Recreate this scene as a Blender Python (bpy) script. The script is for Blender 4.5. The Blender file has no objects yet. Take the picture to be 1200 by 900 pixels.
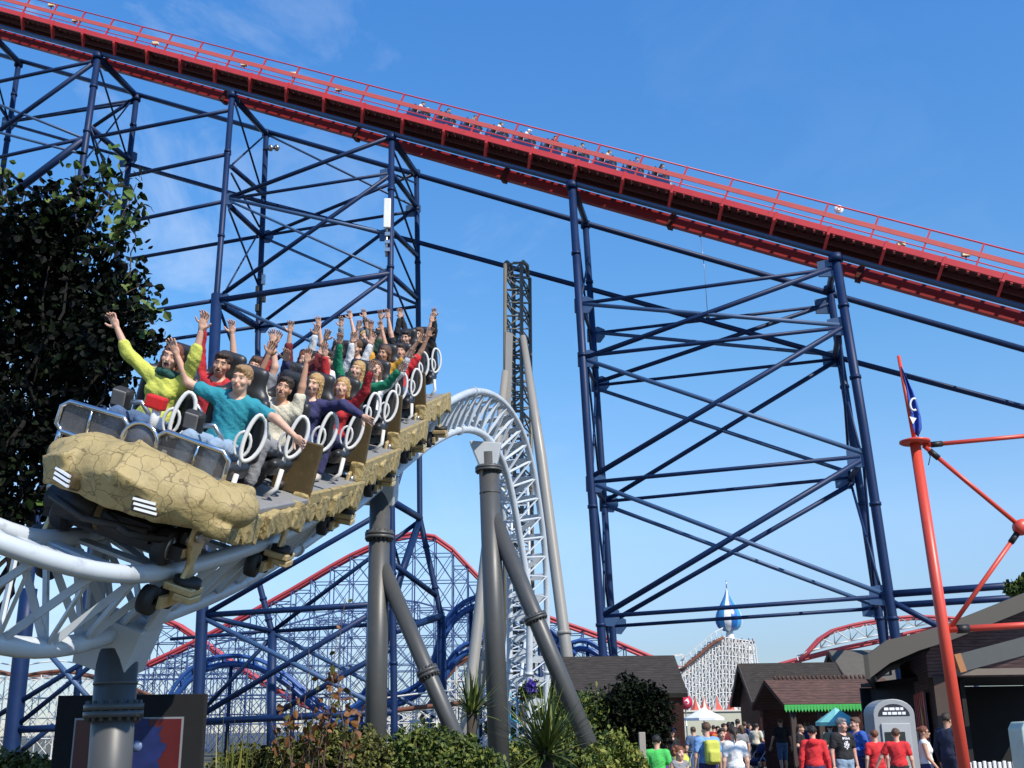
import bpy, bmesh, math, random
import numpy as np
from mathutils import Vector, Matrix, noise as mnoise
R = math.radians
random.seed(7)
rng = np.random.default_rng(7)
sc = bpy.context.scene
COL = sc.collection
# ------------------------------------------------------------------ camera
FPX, PITCH, ROLL, EYE = 1296.0, R(17.3), R(0.8), 1.65
r0 = Vector((1, 0, 0)); u0 = Vector((0, -math.sin(PITCH), math.cos(PITCH)))
FW = Vector((0, math.cos(PITCH), math.sin(PITCH)))
RT = r0*math.cos(ROLL) - u0*math.sin(ROLL)
UP = r0*math.sin(ROLL) + u0*math.cos(ROLL)
CAM = Vector((0, 0, EYE))
cd = bpy.data.cameras.new('camera'); cam = bpy.data.objects.new('camera', cd); COL.objects.link(cam)
m = Matrix.Identity(4)
for i in range(3):
    m[i][0] = RT[i]; m[i][1] = UP[i]; m[i][2] = -FW[i]; m[i][3] = CAM[i]
cam.matrix_world = m
cd.sensor_fit = 'HORIZONTAL'; cd.sensor_width = 36; cd.lens = 36*FPX/1200
cd.clip_start = 0.1; cd.clip_end = 5000
sc.camera = cam
def ray(u, v):
    return FW + RT*((u-600)/FPX) + UP*((450-v)/FPX)
def at(u, v, Y):                       # the point seen at (u, v) that lies Y metres ahead
    d = ray(u, v); return CAM + d*(Y/d.y)
def on_plane(u, v, p, n):
    d = ray(u, v); return CAM + d*((p-CAM).dot(n)/d.dot(n))
def ground_at(u, Y, z=0.0):            # point of height z at distance Y below picture column u (taken at the horizon)
    d = ray(u, 850); k = Y/d.y
    return Vector((d.x*k, Y, z))
# ------------------------------------------------------------------ light
w = bpy.data.worlds.new('World'); sc.world = w; w.use_nodes = True
SKYR = [(.36,.41,.56,1),(.46,.49,.61,1),(.98,.92,.92,1),(.86,1.06,1.10,1),(.74,1.17,1.42,1)]
SUN_EL, SUN_AZ = R(42), R(139)         # azimuth clockwise from +Y
nt = w.node_tree; bg = nt.nodes['Background']
sky = nt.nodes.new('ShaderNodeTexSky'); sky.sky_type = 'NISHITA'; sky.sun_disc = False
sky.sun_elevation = SUN_EL; sky.sun_rotation = SUN_AZ
sky.air_density = 1.0; sky.dust_density = 0.0; sky.ozone_density = 3.0; sky.altitude = 0
hs = nt.nodes.new('ShaderNodeHueSaturation'); hs.inputs['Saturation'].default_value = 1.14
nt.links.new(sky.outputs[0], hs.inputs['Color'])
# air near the horizon: deepen and balance the sky by height
gz = nt.nodes.new('ShaderNodeNewGeometry'); gs = nt.nodes.new('ShaderNodeSeparateXYZ'); tz = nt.nodes.new('ShaderNodeTexCoord')
nt.links.new(tz.outputs['Generated'], gs.inputs[0])
gr = nt.nodes.new('ShaderNodeValToRGB'); ce = gr.color_ramp.elements
ce[0].position = 0.0; ce[0].color = SKYR[0]; ce[1].position = 0.60; ce[1].color = SKYR[4]
for p_, c_ in ((0.06, SKYR[1]), (0.17, SKYR[2]), (0.32, SKYR[3])): e_ = ce.new(p_); e_.color = c_
nt.links.new(gs.outputs['Z'], gr.inputs[0])
sm = nt.nodes.new('ShaderNodeMixRGB'); sm.blend_type = 'MULTIPLY'; sm.inputs['Fac'].default_value = 1
nt.links.new(hs.outputs[0], sm.inputs['Color1']); nt.links.new(gr.outputs[0], sm.inputs['Color2'])
# thin cirrus streaks
tc = nt.nodes.new('ShaderNodeTexCoord'); mp = nt.nodes.new('ShaderNodeMapping')
mp.inputs['Scale'].default_value = (2.2, 1.0, 3.4); mp.inputs['Rotation'].default_value = (0.3, 0.5, 0.2)
nz = nt.nodes.new('ShaderNodeTexNoise'); nz.inputs['Scale'].default_value = 2.6; nz.inputs['Detail'].default_value = 9; nz.inputs['Roughness'].default_value = 0.62
nz.inputs['Distortion'].default_value = 0.6
rp = nt.nodes.new('ShaderNodeValToRGB'); rp.color_ramp.elements[0].position = 0.5; rp.color_ramp.elements[1].position = 0.85
rp.color_ramp.elements[1].color = (0.42, 0.42, 0.42, 1)
# more cloud towards the west (left), hardly any on the right
sp = nt.nodes.new('ShaderNodeSeparateXYZ'); mr = nt.nodes.new('ShaderNodeMapRange')
mr.inputs['From Min'].default_value = 0.15; mr.inputs['From Max'].default_value = -0.5; mr.inputs['To Min'].default_value = 0.1; mr.inputs['To Max'].default_value = 1.5
ml = nt.nodes.new('ShaderNodeMath'); ml.operation = 'MULTIPLY'
mx = nt.nodes.new('ShaderNodeMixRGB'); mx.inputs['Color2'].default_value = (5.6, 6.0, 6.5, 1)
nt.links.new(tc.outputs['Generated'], mp.inputs[0]); nt.links.new(mp.outputs[0], nz.inputs['Vector'])
nt.links.new(nz.outputs['Fac'], rp.inputs[0]); nt.links.new(tc.outputs['Generated'], sp.inputs[0])
nt.links.new(sp.outputs['X'], mr.inputs['Value']); nt.links.new(mr.outputs[0], ml.inputs[1]); nt.links.new(rp.outputs[0], ml.inputs[0])
nt.links.new(ml.outputs[0], mx.inputs['Fac']); nt.links.new(sm.outputs[0], mx.inputs['Color1'])
nt.links.new(mx.outputs[0], bg.inputs['Color']); bg.inputs['Strength'].default_value = 0.15
sd = bpy.data.lights.new('sun', 'SUN'); so = bpy.data.objects.new('sun', sd); COL.objects.link(so)
sd.energy = 4.6; sd.angle = R(0.5); sd.color = (1.0, 0.93, 0.82)
sv = Vector((math.sin(SUN_AZ)*math.cos(SUN_EL), math.cos(SUN_AZ)*math.cos(SUN_EL), math.sin(SUN_EL)))
so.rotation_euler = sv.to_track_quat('Z', 'Y').to_euler(); so.location = (20, -20, 60)
vs = sc.view_settings; vs.view_transform = 'Standard'; vs.look = 'None'; vs.exposure = 0.3; vs.gamma = 1
# ------------------------------------------------------------------ materials
MATS = {}
def mat(name, col, rough=0.5, metal=0.0, var=0.15, scale=6.0, bump=0.0, bscale=40.0, dirt=None, coat=0.0, trans=0.0):
    if name in MATS: return MATS[name]
    m = bpy.data.materials.new(name); m.use_nodes = True; MATS[name] = m
    t = m.node_tree; b = t.nodes['Principled BSDF']
    b.inputs['Roughness'].default_value = rough; b.inputs['Metallic'].default_value = metal
    b.inputs['Coat Weight'].default_value = coat
    if trans: b.inputs['Transmission Weight'].default_value = trans
    co = t.nodes.new('ShaderNodeTexCoord')
    n = t.nodes.new('ShaderNodeTexNoise'); n.inputs['Scale'].default_value = scale; n.inputs['Detail'].default_value = 6
    t.links.new(co.outputs['Object'], n.inputs['Vector'])
    mixn = t.nodes.new('ShaderNodeMixRGB')
    c = np.array(col); lo = np.clip(c*(1-var), 0, 1); hi = np.clip(c*(1+var), 0, 1)
    mixn.inputs['Color1'].default_value = (*lo, 1); mixn.inputs['Color2'].default_value = (*hi, 1)
    t.links.new(n.outputs['Fac'], mixn.inputs['Fac'])
    out = mixn.outputs[0]
    if dirt is not None:
        n2 = t.nodes.new('ShaderNodeTexNoise'); n2.inputs['Scale'].default_value = scale*2.3; n2.inputs['Detail'].default_value = 8; n2.inputs['Roughness'].default_value = 0.7
        t.links.new(co.outputs['Object'], n2.inputs['Vector'])
        cr = t.nodes.new('ShaderNodeValToRGB'); cr.color_ramp.elements[0].position = 0.55; cr.color_ramp.elements[1].position = 0.72
        cr.color_ramp.elements[1].color = (0.75, 0.75, 0.75, 1)
        t.links.new(n2.outputs['Fac'], cr.inputs[0])
        m2 = t.nodes.new('ShaderNodeMixRGB'); m2.inputs['Color2'].default_value = (*dirt, 1)
        t.links.new(cr.outputs[0], m2.inputs['Fac']); t.links.new(out, m2.inputs['Color1']); out = m2.outputs[0]
    t.links.new(out, b.inputs['Base Color'])
    mrr = t.nodes.new('ShaderNodeMapRange'); mrr.inputs['To Min'].default_value = max(0.02, rough-0.08); mrr.inputs['To Max'].default_value = min(1, rough+0.1)
    t.links.new(n.outputs['Fac'], mrr.inputs['Value']); t.links.new(mrr.outputs[0], b.inputs['Roughness'])
    if bump:
        n3 = t.nodes.new('ShaderNodeTexNoise'); n3.inputs['Scale'].default_value = bscale; n3.inputs['Detail'].default_value = 5
        t.links.new(co.outputs['Object'], n3.inputs['Vector'])
        bp = t.nodes.new('ShaderNodeBump'); bp.inputs['Strength'].default_value = bump; bp.inputs['Distance'].default_value = 0.02
        t.links.new(n3.outputs['Fac'], bp.inputs['Height']); t.links.new(bp.outputs[0], b.inputs['Normal'])
    return m
M_BLUE = mat('blue_paint', (0.005, 0.021, 0.078), 0.48, var=0.35, scale=0.9, dirt=(0.016, 0.030, 0.066))
M_LBLUE = mat('weathered_sunlit_blue', (0.042, 0.092, 0.195), 0.5, var=0.25, scale=0.8, dirt=(0.085, 0.11, 0.165))  # weathered blue of the chord; on braces, sunlight put into the colour
M_BLUE.node_tree.nodes['Principled BSDF'].inputs['Specular IOR Level'].default_value = 0.3
M_RED = mat('red_paint', (0.62, 0.05, 0.05), 0.42, var=0.15, scale=0.8, dirt=(0.33, 0.045, 0.04))
M_DRED = mat('dark_red_planks', (0.085, 0.013, 0.011), 0.8, var=0.4, scale=2.5)
M_WHITE = mat('pale_grey_paint', (0.50, 0.545, 0.585), 0.32, var=0.14, scale=2.2, dirt=(0.29, 0.31, 0.33))
M_GREY = mat('dark_grey_paint', (0.066, 0.067, 0.066), 0.42, var=0.14, scale=2.2, dirt=(0.09, 0.088, 0.084))
M_STEEL = mat('steel', (0.45, 0.45, 0.46), 0.3, 0.9, var=0.12, scale=12)
M_BLACK = mat('black_rubber', (0.02, 0.02, 0.022), 0.6, var=0.25, scale=14)
M_DARK = mat('dark_machinery', (0.028, 0.026, 0.026), 0.5, 0.4, var=0.3, scale=12, dirt=(0.06, 0.05, 0.035))
# ------------------------------------------------------------------ mesh builder
class MB:
    def __init__(s): s.v = []; s.f = []; s.sm = []
    def add(s, vs, fs, smooth=False):
        o = len(s.v); s.v.extend([tuple(x) for x in vs]); s.f.extend([tuple(i+o for i in f) for f in fs]); s.sm.extend([smooth]*len(fs)); return s
    def box(s, c, size, rot=None):
        c = Vector(c); hx, hy, hz = size[0]/2, size[1]/2, size[2]/2
        vs = [Vector((x, y, z)) for x in (-hx, hx) for y in (-hy, hy) for z in (-hz, hz)]
        if rot is not None: vs = [rot @ q for q in vs]
        return s.add([q+c for q in vs], [(0,1,3,2),(4,6,7,5),(0,4,5,1),(2,3,7,6),(0,2,6,4),(1,5,7,3)])
    def beam(s, a, b, wd, ht, up=None):           # rectangular bar from a to b
        a = Vector(a); b = Vector(b); d = (b-a); L = d.length
        if L < 1e-6: return s
        d.normalize(); up = Vector(up) if up is not None else (Vector((0,0,1)) if abs(d.z) < 0.95 else Vector((0,1,0)))
        x = d.cross(up).normalized(); z = x.cross(d)
        vs = []
        for p in (a, b):
            for sx, sz in ((-1,-1),(1,-1),(1,1),(-1,1)): vs.append(p + x*(sx*wd/2) + z*(sz*ht/2))
        return s.add(vs, [(3,2,1,0),(4,5,6,7),(0,1,5,4),(1,2,6,5),(2,3,7,6),(3,0,4,7)])
    def tube(s, pts, r, n=10, caps=True, closed=False):
        pts = [Vector(p) for p in pts]; N = len(pts)
        rs = r if isinstance(r, (list, tuple)) else [r]*N
        vs = []; px = None
        for i, p in enumerate(pts):
            if closed: t = pts[(i+1) % N] - pts[i-1]
            else: t = pts[min(i+1, N-1)] - pts[max(i-1, 0)]
            t.normalize()
            if px is None:
                a = Vector((0,0,1)) if abs(t.z) < 0.9 else Vector((1,0,0))
                px = t.cross(a).normalized()
            px = (px - t*px.dot(t)).normalized(); py = t.cross(px)
            for k in range(n):
                an = 2*math.pi*k/n; vs.append(p + (px*math.cos(an) + py*math.sin(an))*rs[i])
        fs = []
        for i in range(N if closed else N-1):
            j = (i+1) % N
            for k in range(n): fs.append((i*n+k, i*n+(k+1) % n, j*n+(k+1) % n, j*n+k))
        s.add(vs, fs, True)
        if caps and not closed:
            s.f.append(tuple(len(s.v)-len(vs)+k for k in range(n))[::-1]); s.sm.append(False)
            s.f.append(tuple(len(s.v)-n+k for k in range(n))); s.sm.append(False)
        return s
    def cyl(s, a, b, r, n=14, r2=None): return s.tube([a, b], [r, r if r2 is None else r2], n)
    def lathe(s, c, prof, n=20, axis=(0,0,1), smooth=True):     # prof: (radius, height)
        c = Vector(c); ax = Vector(axis).normalized(); a = Vector((1,0,0)) if abs(ax.x) < 0.9 else Vector((0,1,0))
        x = ax.cross(a).normalized(); y = ax.cross(x); vs = []
        for r, h in prof:
            for k in range(n):
                t = 2*math.pi*k/n; vs.append(c + ax*h + (x*math.cos(t) + y*math.sin(t))*r)
        fs = [(i*n+k, i*n+(k+1) % n, (i+1)*n+(k+1) % n, (i+1)*n+k) for i in range(len(prof)-1) for k in range(n)]
        return s.add(vs, fs, smooth)
    def prism(s, poly, d):                          # planar polygon pushed along d
        d = Vector(d); n = len(poly); vs = [Vector(p) for p in poly]; vs += [p+d for p in vs]
        return s.add(vs, [tuple(range(n))[::-1], tuple(range(n, 2*n))] + [(i, (i+1) % n, n+(i+1) % n, n+i) for i in range(n)])
    def build(s, name, m, parent=None, bevel=0.0):
        me = bpy.data.meshes.new(name)
        me.from_pydata(s.v, [], s.f); me.polygons.foreach_set('use_smooth', s.sm)
        for q in (m if isinstance(m, (list, tuple)) else [m]): me.materials.append(q)
        me.update()
        bm = bmesh.new(); bm.from_mesh(me); bmesh.ops.recalc_face_normals(bm, faces=bm.faces); bm.to_mesh(me); bm.free()
        o = bpy.data.objects.new(name, me); COL.objects.link(o)
        if parent is not None: o.parent = parent; o.matrix_parent_inverse = Matrix.Identity(4)
        if bevel:
            bv = o.modifiers.new('bevel', 'BEVEL'); bv.width = bevel; bv.segments = 2; bv.limit_method = 'ANGLE'
        return o
def tag(o, label=None, cat=None, group=None, kind=None):
    if label: o['label'] = label
    if cat: o['category'] = cat
    if group: o['group'] = group
    if kind: o['kind'] = kind
    return o
def thing(name, label, cat, loc=(0,0,0), group=None, mw=None):
    o = bpy.data.objects.new(name, None); COL.objects.link(o); o.empty_display_size = 0.2
    if mw is not None: o.matrix_world = mw
    else: o.location = loc
    return tag(o, label, cat, group)
class W:                                            # parts given in world coordinates under an Empty at loc (no rotation)
    def __init__(s, t): s.t = t; s.o = Vector(t.location)
    def put(s, mb, name, m, bevel=0.0, parent=None, label=None):
        mb.v = [(x-s.o.x, y-s.o.y, z-s.o.z) for x, y, z in mb.v]
        o = mb.build(name, m, parent or s.t, bevel)
        if label: o['label'] = label
        return o
    def each(s, mbs, name, m, parent=None):
        return [s.put(b, name, m, parent=parent) for b in mbs]
def catmull(P, per=8):
    P = [Vector(p) for p in P]; out = []
    for i in range(len(P)-1):
        p0 = P[max(i-1,0)]; p1 = P[i]; p2 = P[i+1]; p3 = P[min(i+2,len(P)-1)]
        for k in range(per):
            t = k/per
            out.append(0.5*((2*p1) + (p2-p0)*t + (2*p0-5*p1+4*p2-p3)*t*t + (3*p1-p0-3*p2+p3)*t**3))
    out.append(P[-1]); return out
# ================================================================== the tall lift hill
PA = Vector((-26, 65, 0)); PB = Vector((23.3, 51, 0))
HN = Vector((14, 49.3, 0)).normalized()              # horizontal, away from us
BACK = 5.3
def fr(u, v): return on_plane(u, v, PA, HN)
def bk(u, v): return on_plane(u, v, PA+HN*BACK, HN)
P4 = fr(115, 62); P2 = fr(979, 299)
TD = (P2-P4).normalized(); TU = TD.cross(HN); TU = TU if TU.z > 0 else -TU
TLEN = (P2-P4).length
def tk(s, w_, v): return P4 + TD*s + HN*w_ + TU*v
S0, S1 = -16.0, TLEN+13.0
lift = thing('lift_hill_track', 'long red lift hill track sloping down across the sky from the upper left', 'coaster track', tk(TLEN/2, 1.5, 0))
WL = W(lift)
def bar(mb, w0, w1, v0, v1, s0=S0, s1=S1):
    a = [tk(s0, w0, v0), tk(s0, w1, v0), tk(s0, w1, v1), tk(s0, w0, v1)]
    return mb.prism(a, TD*(s1-s0))
WL.put(bar(MB(), -0.62, -0.5, 0.86, 1.18), 'edge_beam', M_RED)
mbb = []; k = 0
while S0 + 2.9*k < S1:
    s = S0 + 2.9*k; k += 1
    mbb.append(MB().prism([tk(s, -0.66, 0.72), tk(s, -0.66, 1.22), tk(s, -0.6, 1.22), tk(s, 0.05, 0.1), tk(s, 0.0, 0.0), tk(s, -0.1, 0.1)], TD*0.14))
WL.each(mbb, 'edge_bracket', M_RED)
# deck: planks with slots near the edge
md = MB(); s = S0
while s < S1:
    bar(md, -0.5, 2.3, 0.86, 0.93, s, s+0.40); s += 0.52
bar(md, 0.05, 2.3, 0.93, 0.98)
WL.put(md, 'deck', M_DRED)
mj = MB()
for w_ in (0.3, 1.1, 1.9): bar(mj, w_, w_+0.14, 0.62, 0.86)
s = S0
while s < S1:
    bar(mj, -0.5, 2.3, 0.78, 0.86, s, s+0.08); s += 2.9
WL.put(mj, 'joists', M_DRED)
WL.put(bar(MB(), 2.75, 3.2, 0.20, 0.84), 'main_girder', mat('deep_red_paint', (0.33, 0.02, 0.022), 0.45, var=0.15, scale=0.8))
mg = []; s = S0+3
while s < S1: mg.append(bar(MB(), 2.68, 3.27, 0.08, 0.9, s, s+0.3)); s += 10.9
WL.each(mg, 'girder_clamp', M_DRED)
WL.put(MB().tube([tk(S0,0,0), tk(S1,0,0)], 0.125, 12), 'front_chord', M_LBLUE)
WL.put(MB().tube([tk(S0,BACK,-0.2), tk(S1,BACK,-0.2)], 0.17, 10), 'rear_chord', M_BLUE)
for w_ in (1.2, 2.2): WL.put(bar(MB(), w_, w_+0.12, 1.5, 1.62), 'running_rail', M_RED)
mt = MB(); s = S0
while s < S1: bar(mt, 0.9, 2.6, 1.3, 1.5, s, s+0.15); s += 1.0
WL.put(mt, 'rail_ties', M_DRED)
for w_, nm in ((-0.55, 'handrail'), (2.75, 'handrail')):
    hr = MB(); hr.tube([tk(S0,w_,2.42), tk(S1,w_,2.42)], 0.045, 8); hr.tube([tk(S0,w_,1.40), tk(S1,w_,1.40)], 0.03, 6)
    s = S0+0.7
    while s < S1: hr.beam(tk(s,w_,1.1), tk(s,w_,2.44), 0.09, 0.09); s += 2.62
    WL.put(hr, nm, M_RED)
WL.put(bar(MB(), -0.62, -0.56, 1.66, 1.92), 'toe_board', mat('faded_red_paint', (0.62, 0.11, 0.09), 0.5, var=0.12, scale=0.7, dirt=(0.5, 0.09, 0.08)))
# lamps along the edge, signal disc, aerial, dangling cable
M_LAMP = mat('cream_lamp_housing', (0.72, 0.6, 0.36), 0.5)
for (u, v) in ((60,7),(88,25),(182,52),(286,77),(397,106),(343,88),(499,130),(1056,288),(1132,300)):
    p = fr(u, v); o = Vector(p)
    lt = thing('edge_lamp', 'x', 'lamp', p, 'small lamps fixed along the red track')
    MB().box((0,0,0.08), (0.42,0.22,0.2)).build('housing', M_LAMP, lt, 0.02)
    MB().box((0,0.03,-0.1), (0.06,0.06,0.2)).build('bracket', M_DARK, lt)
    lt['label'] = 'small cream lamp fixed on the edge of the red lift hill track'
p = fr(983, 246) - HN*0.1
ds = thing('round_sign', 'white round sign plate with a red ring on the red handrail', 'sign', p)
MB().lathe((0,0,0), [(0.001,0),(0.24,0),(0.24,0.04),(0.001,0.04)], 20, (0,1,0)).build('plate', mat('white_paint', (0.8,0.8,0.8), 0.4), ds)
MB().lathe((0,-0.012,0), [(0.07,0),(0.11,0),(0.11,0.01),(0.07,0.01)], 18, (0,1,0)).build('ring', M_RED, ds)
cb = thing('hanging_cable', 'thin grey cable hanging from the red girder between the towers', 'cable', tk(26.5, 3, 0.3))
a = bk(820, 268); b = bk(829, 366)
W(cb).put(MB().tube([a, a.lerp(b,0.5)+Vector((0.06,0,0)), b], 0.02, 6), 'wire', M_STEEL)
W(cb).put(MB().tube([a, a+Vector((0,0,-0.5))], 0.09, 8), 'hook_block', M_DARK)
W(cb).put(MB().tube([b, b+Vector((0,0,-0.35))], 0.12, 8), 'weight', mat('tan_weight', (0.4,0.33,0.22), 0.6))
TS = [0.70]                                          # slimness of the tower being built
def mem(wt, items, plane, name, r, m, n=8):
    for it in items:
        rr = (it[4] if len(it) > 4 else r)*TS[0]
        wt.put(MB().tube([plane(it[0],it[1]), plane(it[2],it[3])], rr, n), name, m)
def crossm(wt, items, name, r, m):                   # members from the front plane to the rear plane
    for it in items:
        rr = (it[4] if len(it) > 4 else r)*TS[0]
        wt.put(MB().tube([fr(it[0],it[1]), bk(it[2],it[3])], rr, 8), name, m)
def to_ground(a, b):                                 # extend the line a-b down to the ground
    d = b-a; t = -a.z/d.z; return a + d*t
def leg(wt, pts, plane, r, label=None):
    r = r*(TS[0]+.04); P = [plane(*q) for q in pts]; g = to_ground(P[-2], P[-1])
    if P[-1].z > 0.1: P.append(g)
    o = wt.put(MB().tube(P, r, 14), 'leg', M_BLUE)
    mf = []
    for i in range(0, len(P)-1):
        for t in (0.3, 0.72):
            q = P[i].lerp(P[i+1], t); d = (P[i+1]-P[i]).normalized()
            mf.append(MB().tube([q-d*0.08, q+d*0.08], r*1.22, 14))
    mf.append(MB().tube([P[0]-Vector((0,0,0.28)), P[0]+Vector((0,0,0.12))], r*1.55, 12))
    wt.each(mf, 'collar', M_BLUE, o)
    wt.put(MB().tube([Vector((P[-1].x,P[-1].y,0)), Vector((P[-1].x,P[-1].y,0.35))], r*2.2, 12), 'foot', M_BLUE, parent=o)
    return P
def gusset(wt, plane, pts, s=0.75):
    mbs = []
    for (u, v) in pts:
        mb = MB(); mbs.append(mb)
        c = plane(u, v); ax = Vector((HN.y, -HN.x, 0))
        mb.prism([c+ax*(-s*.6)+Vector((0,0,-s*.5))-HN*.06, c+ax*(s*.3)+Vector((0,0,-s*.62))-HN*.06, c+ax*(s*.65)+Vector((0,0,-s*.2))-HN*.06, c+ax*(s*.65)+Vector((0,0,s*.3))-HN*.06, c+ax*(s*.2)+Vector((0,0,s*.55))-HN*.06, c+ax*(-s*.6)+Vector((0,0,s*.45))-HN*.06], HN*0.12)
    wt.each(mbs, 'gusset_plate', M_LBLUE)
# ---- right tower
tw = thing('support_tower', 'blue steel tower with open cross bracing under the right half of the red track', 'support tower', (*to_ground(fr(669,213), fr(710,830)).xy, 0), 'blue towers carrying the lift hill')
wt = W(tw)
leg(wt, [(670,216),(688,500),(711,830)], fr, 0.30); leg(wt, [(979,301),(1012,500),(1060,819)], fr, 0.32)
leg(wt, [(686,262),(702,500),(724,830)], bk, 0.26); leg(wt, [(972,338),(997,500),(1045,819)], bk, 0.28)
FD = [(684,420,975,314),(690,561,987,384),(705,722,1008,540)]
FLt = [(680,356,984,381),(688,422,1012,531),(699,568,1035,696)]
FH = [(680,356,976,315),(686,417,984,384),(695,565,1008,535),(709,722,1036,699)]
BD = [(697,449,972,356),(705,590,981,422),(716,729,1000,566)]
BL_ = [(692,389,981,416),(698,455,990,552),(707,591,1025,709)]
BH = [(692,391,972,358),(697,452,978,421),(707,588,994,560),(716,734,1026,713)]
mem(wt, FD, fr, 'brace', 0.21, M_BLUE); mem(wt, FLt, fr, 'brace', 0.17, M_LBLUE); mem(wt, FH, fr, 'cross_beam', 0.155, M_BLUE)  # falling braces look sunlit through their paler blue
mem(wt, BD, bk, 'brace', 0.19, M_BLUE); mem(wt, BL_, bk, 'brace', 0.16, M_LBLUE); mem(wt, BH, bk, 'cross_beam', 0.14, M_BLUE)
crossm(wt, [(671,218,687,262,0.27),(979,304,972,338,0.27),(680,356,693,391),(684,420,698,452),(694,563,707,588,.2),(709,722,716,732,.2),(984,382,978,420,.22),(1010,536,996,562,.2),(1034,697,1026,711,.2)], 'tie_beam', 0.15, M_BLUE)
crossm(wt, [(673,240,697,450,.09),(680,356,690,300,.08),(688,425,705,588,.09),(694,563,698,455,.09),(697,575,715,730,.1),(708,722,707,592,.09),(710,728,724,830,.1),(984,384,996,560,.1),(1010,536,981,422,.1),(1012,545,1026,711,.1),(1034,697,997,566,.1),(1036,704,1046,815,.1)], 'diagonal_rod', 0.08, M_BLUE)
gusset(wt, fr, [(684,357),(688,420),(698,566),(713,722),(970,314),(982,382),(1005,536),(1032,697)], 0.85)
gusset(wt, bk, [(698,392),(703,450),(713,590),(722,732),(966,358),(975,420),(990,562),(1022,712)], 0.85)
# ---- middle tower
TS[0] = .80
tw = thing('support_tower', 'blue steel tower rising behind the raised arms of the train riders', 'support tower', (*to_ground(fr(272,108), fr(235,740)).xy, 0), 'blue towers carrying the lift hill')
wt = W(tw)
leg(wt, [(272,110),(254,345),(237,720),(231,850)], fr, 0.22); leg(wt, [(459,160),(457,376),(459,600),(462,850)], fr, 0.22)
leg(wt, [(312,155),(302,400),(304,685),(319,742),(318,850)], bk, 0.22); leg(wt, [(488,202),(490,350),(492,607),(517,722),(519,850)], bk, 0.2)
mb_ = MB().tube([fr(254,345), fr(237,720), fr(231,850), to_ground(fr(237,720), fr(231,850))], 0.33, 14); wt.put(mb_, 'leg_sleeve', M_BLUE)
mb_ = MB().tube([bk(319,740), bk(318,850), to_ground(bk(319,740), bk(318,850))], 0.27, 14); wt.put(mb_, 'leg_sleeve', M_BLUE)
mem(wt, [(270,231,457,161,.17),(262,344,459,204,.17),(242,481,458,322,.17),(241,835,430,722,.2),(237,722,459,594,.2),(325,835,458,760,.2)], fr, 'brace', 0.2, M_BLUE)
mem(wt, [(270,233,459,275,.15),(270,236,458,320,.1),(258,352,458,442,.13),(240,725,458,835,.17)], fr, 'brace', 0.14, M_LBLUE)
mem(wt, [(270,233,459,203,.13),(256,352,458,321,.24),(237,721,459,707,.2),(230,846,461,834,.23)], fr, 'cross_beam', 0.13, M_BLUE)
mem(wt, [(308,277,488,203,.15),(304,381,489,243,.15),(319,740,488,613,.17),(320,745,240,830,.17)], bk, 'brace', 0.15, M_BLUE)
mem(wt, [(312,157,488,243,.1),(308,278,490,357,.12),(320,742,516,842,.15)], bk, 'brace', 0.12, M_LBLUE)
mem(wt, [(310,276,488,247,.13),(303,384,490,359,.14),(200,749,320,739,.13),(320,740,492,728,.15)], bk, 'cross_beam', 0.13, M_BLUE)
crossm(wt, [(273,113,312,157,.26),(460,163,488,204,.26),(271,195,310,229,.2),(269,241,308,278,.22),(255,354,302,383,.3),(459,203,488,242,.2),(458,269,489,300,.2),(458,322,489,350,.2),(237,721,319,740,.2),(460,588,492,607,.26),(460,660,511,698,.2),(462,740,517,722,.25)], 'tie_beam', 0.2, M_BLUE)
crossm(wt, [(275,120,307,225,.09),(271,203,304,266,.09),(268,245,303,335,.09),(262,345,309,262,.07),(273,192,311,158,.08),(255,356,300,480,.12),(459,172,488,240,.09),(459,210,489,298,.09),(458,275,489,348,.09),(459,203,488,215,.08),(458,325,489,398,.09),(460,590,492,480,.1),(460,700,492,610,.2),(462,640,470,668,.1)], 'diagonal_rod', 0.08, M_BLUE)
wt.put(MB().tube([bk(492,609), bk(468,680), bk(450,760)], 0.22, 10), 'splayed_strut', M_BLUE)
wt.put(MB().tube([bk(517,722), bk(519,850), to_ground(bk(517,722), bk(519,850))], 0.26, 12), 'leg_sleeve', M_BLUE)
gusset(wt, fr, [(268,233),(260,350),(453,204),(453,275),(452,322)], 0.7); gusset(wt, bk, [(312,277),(307,382),(484,246)], 0.8)
# ---- left tower
tw = thing('support_tower', 'blue steel tower at the left edge behind the dark tree', 'support tower', (*to_ground(fr(115,65), fr(97,190)).xy, 0), 'blue towers carrying the lift hill')
wt = W(tw)
leg(wt, [(115,65),(97,190),(28,740),(13,880)], fr, 0.27); leg(wt, [(160,114),(147,225),(135,340),(95,760)], bk, 0.24)
leg(wt, [(-22,25),(-45,190),(-150,740)], fr, 0.27); leg(wt, [(22,74),(3,200),(-60,740)], bk, 0.24)
wt.put(MB().tube([fr(34,690), fr(28,740), fr(13,880), to_ground(fr(28,740), fr(13,880))], 0.48, 16), 'leg_sleeve', M_BLUE)
mem(wt, [(-38,180,108,75,.2),(0,238,98,164,.32),(-30,340,80,300,.2),(-5,840,140,750,.2),(20,850,150,745,.18)], fr, 'brace', 0.22, M_BLUE)
mem(wt, [(-40,107,98,162,.12),(-40,145,95,180,.12),(45,752,110,825,.2)], fr, 'brace', 0.12, M_LBLUE)
mem(wt, [(-35,103,113,71),(-40,193,99,162),(22,855,120,851,.25)], fr, 'cross_beam', 0.16, M_BLUE)
mem(wt, [(10,143,158,120),(12,142,157,117,.12),(110,148,157,116,.17),(-5,250,147,215)], bk, 'cross_beam', 0.14, M_BLUE)
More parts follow.
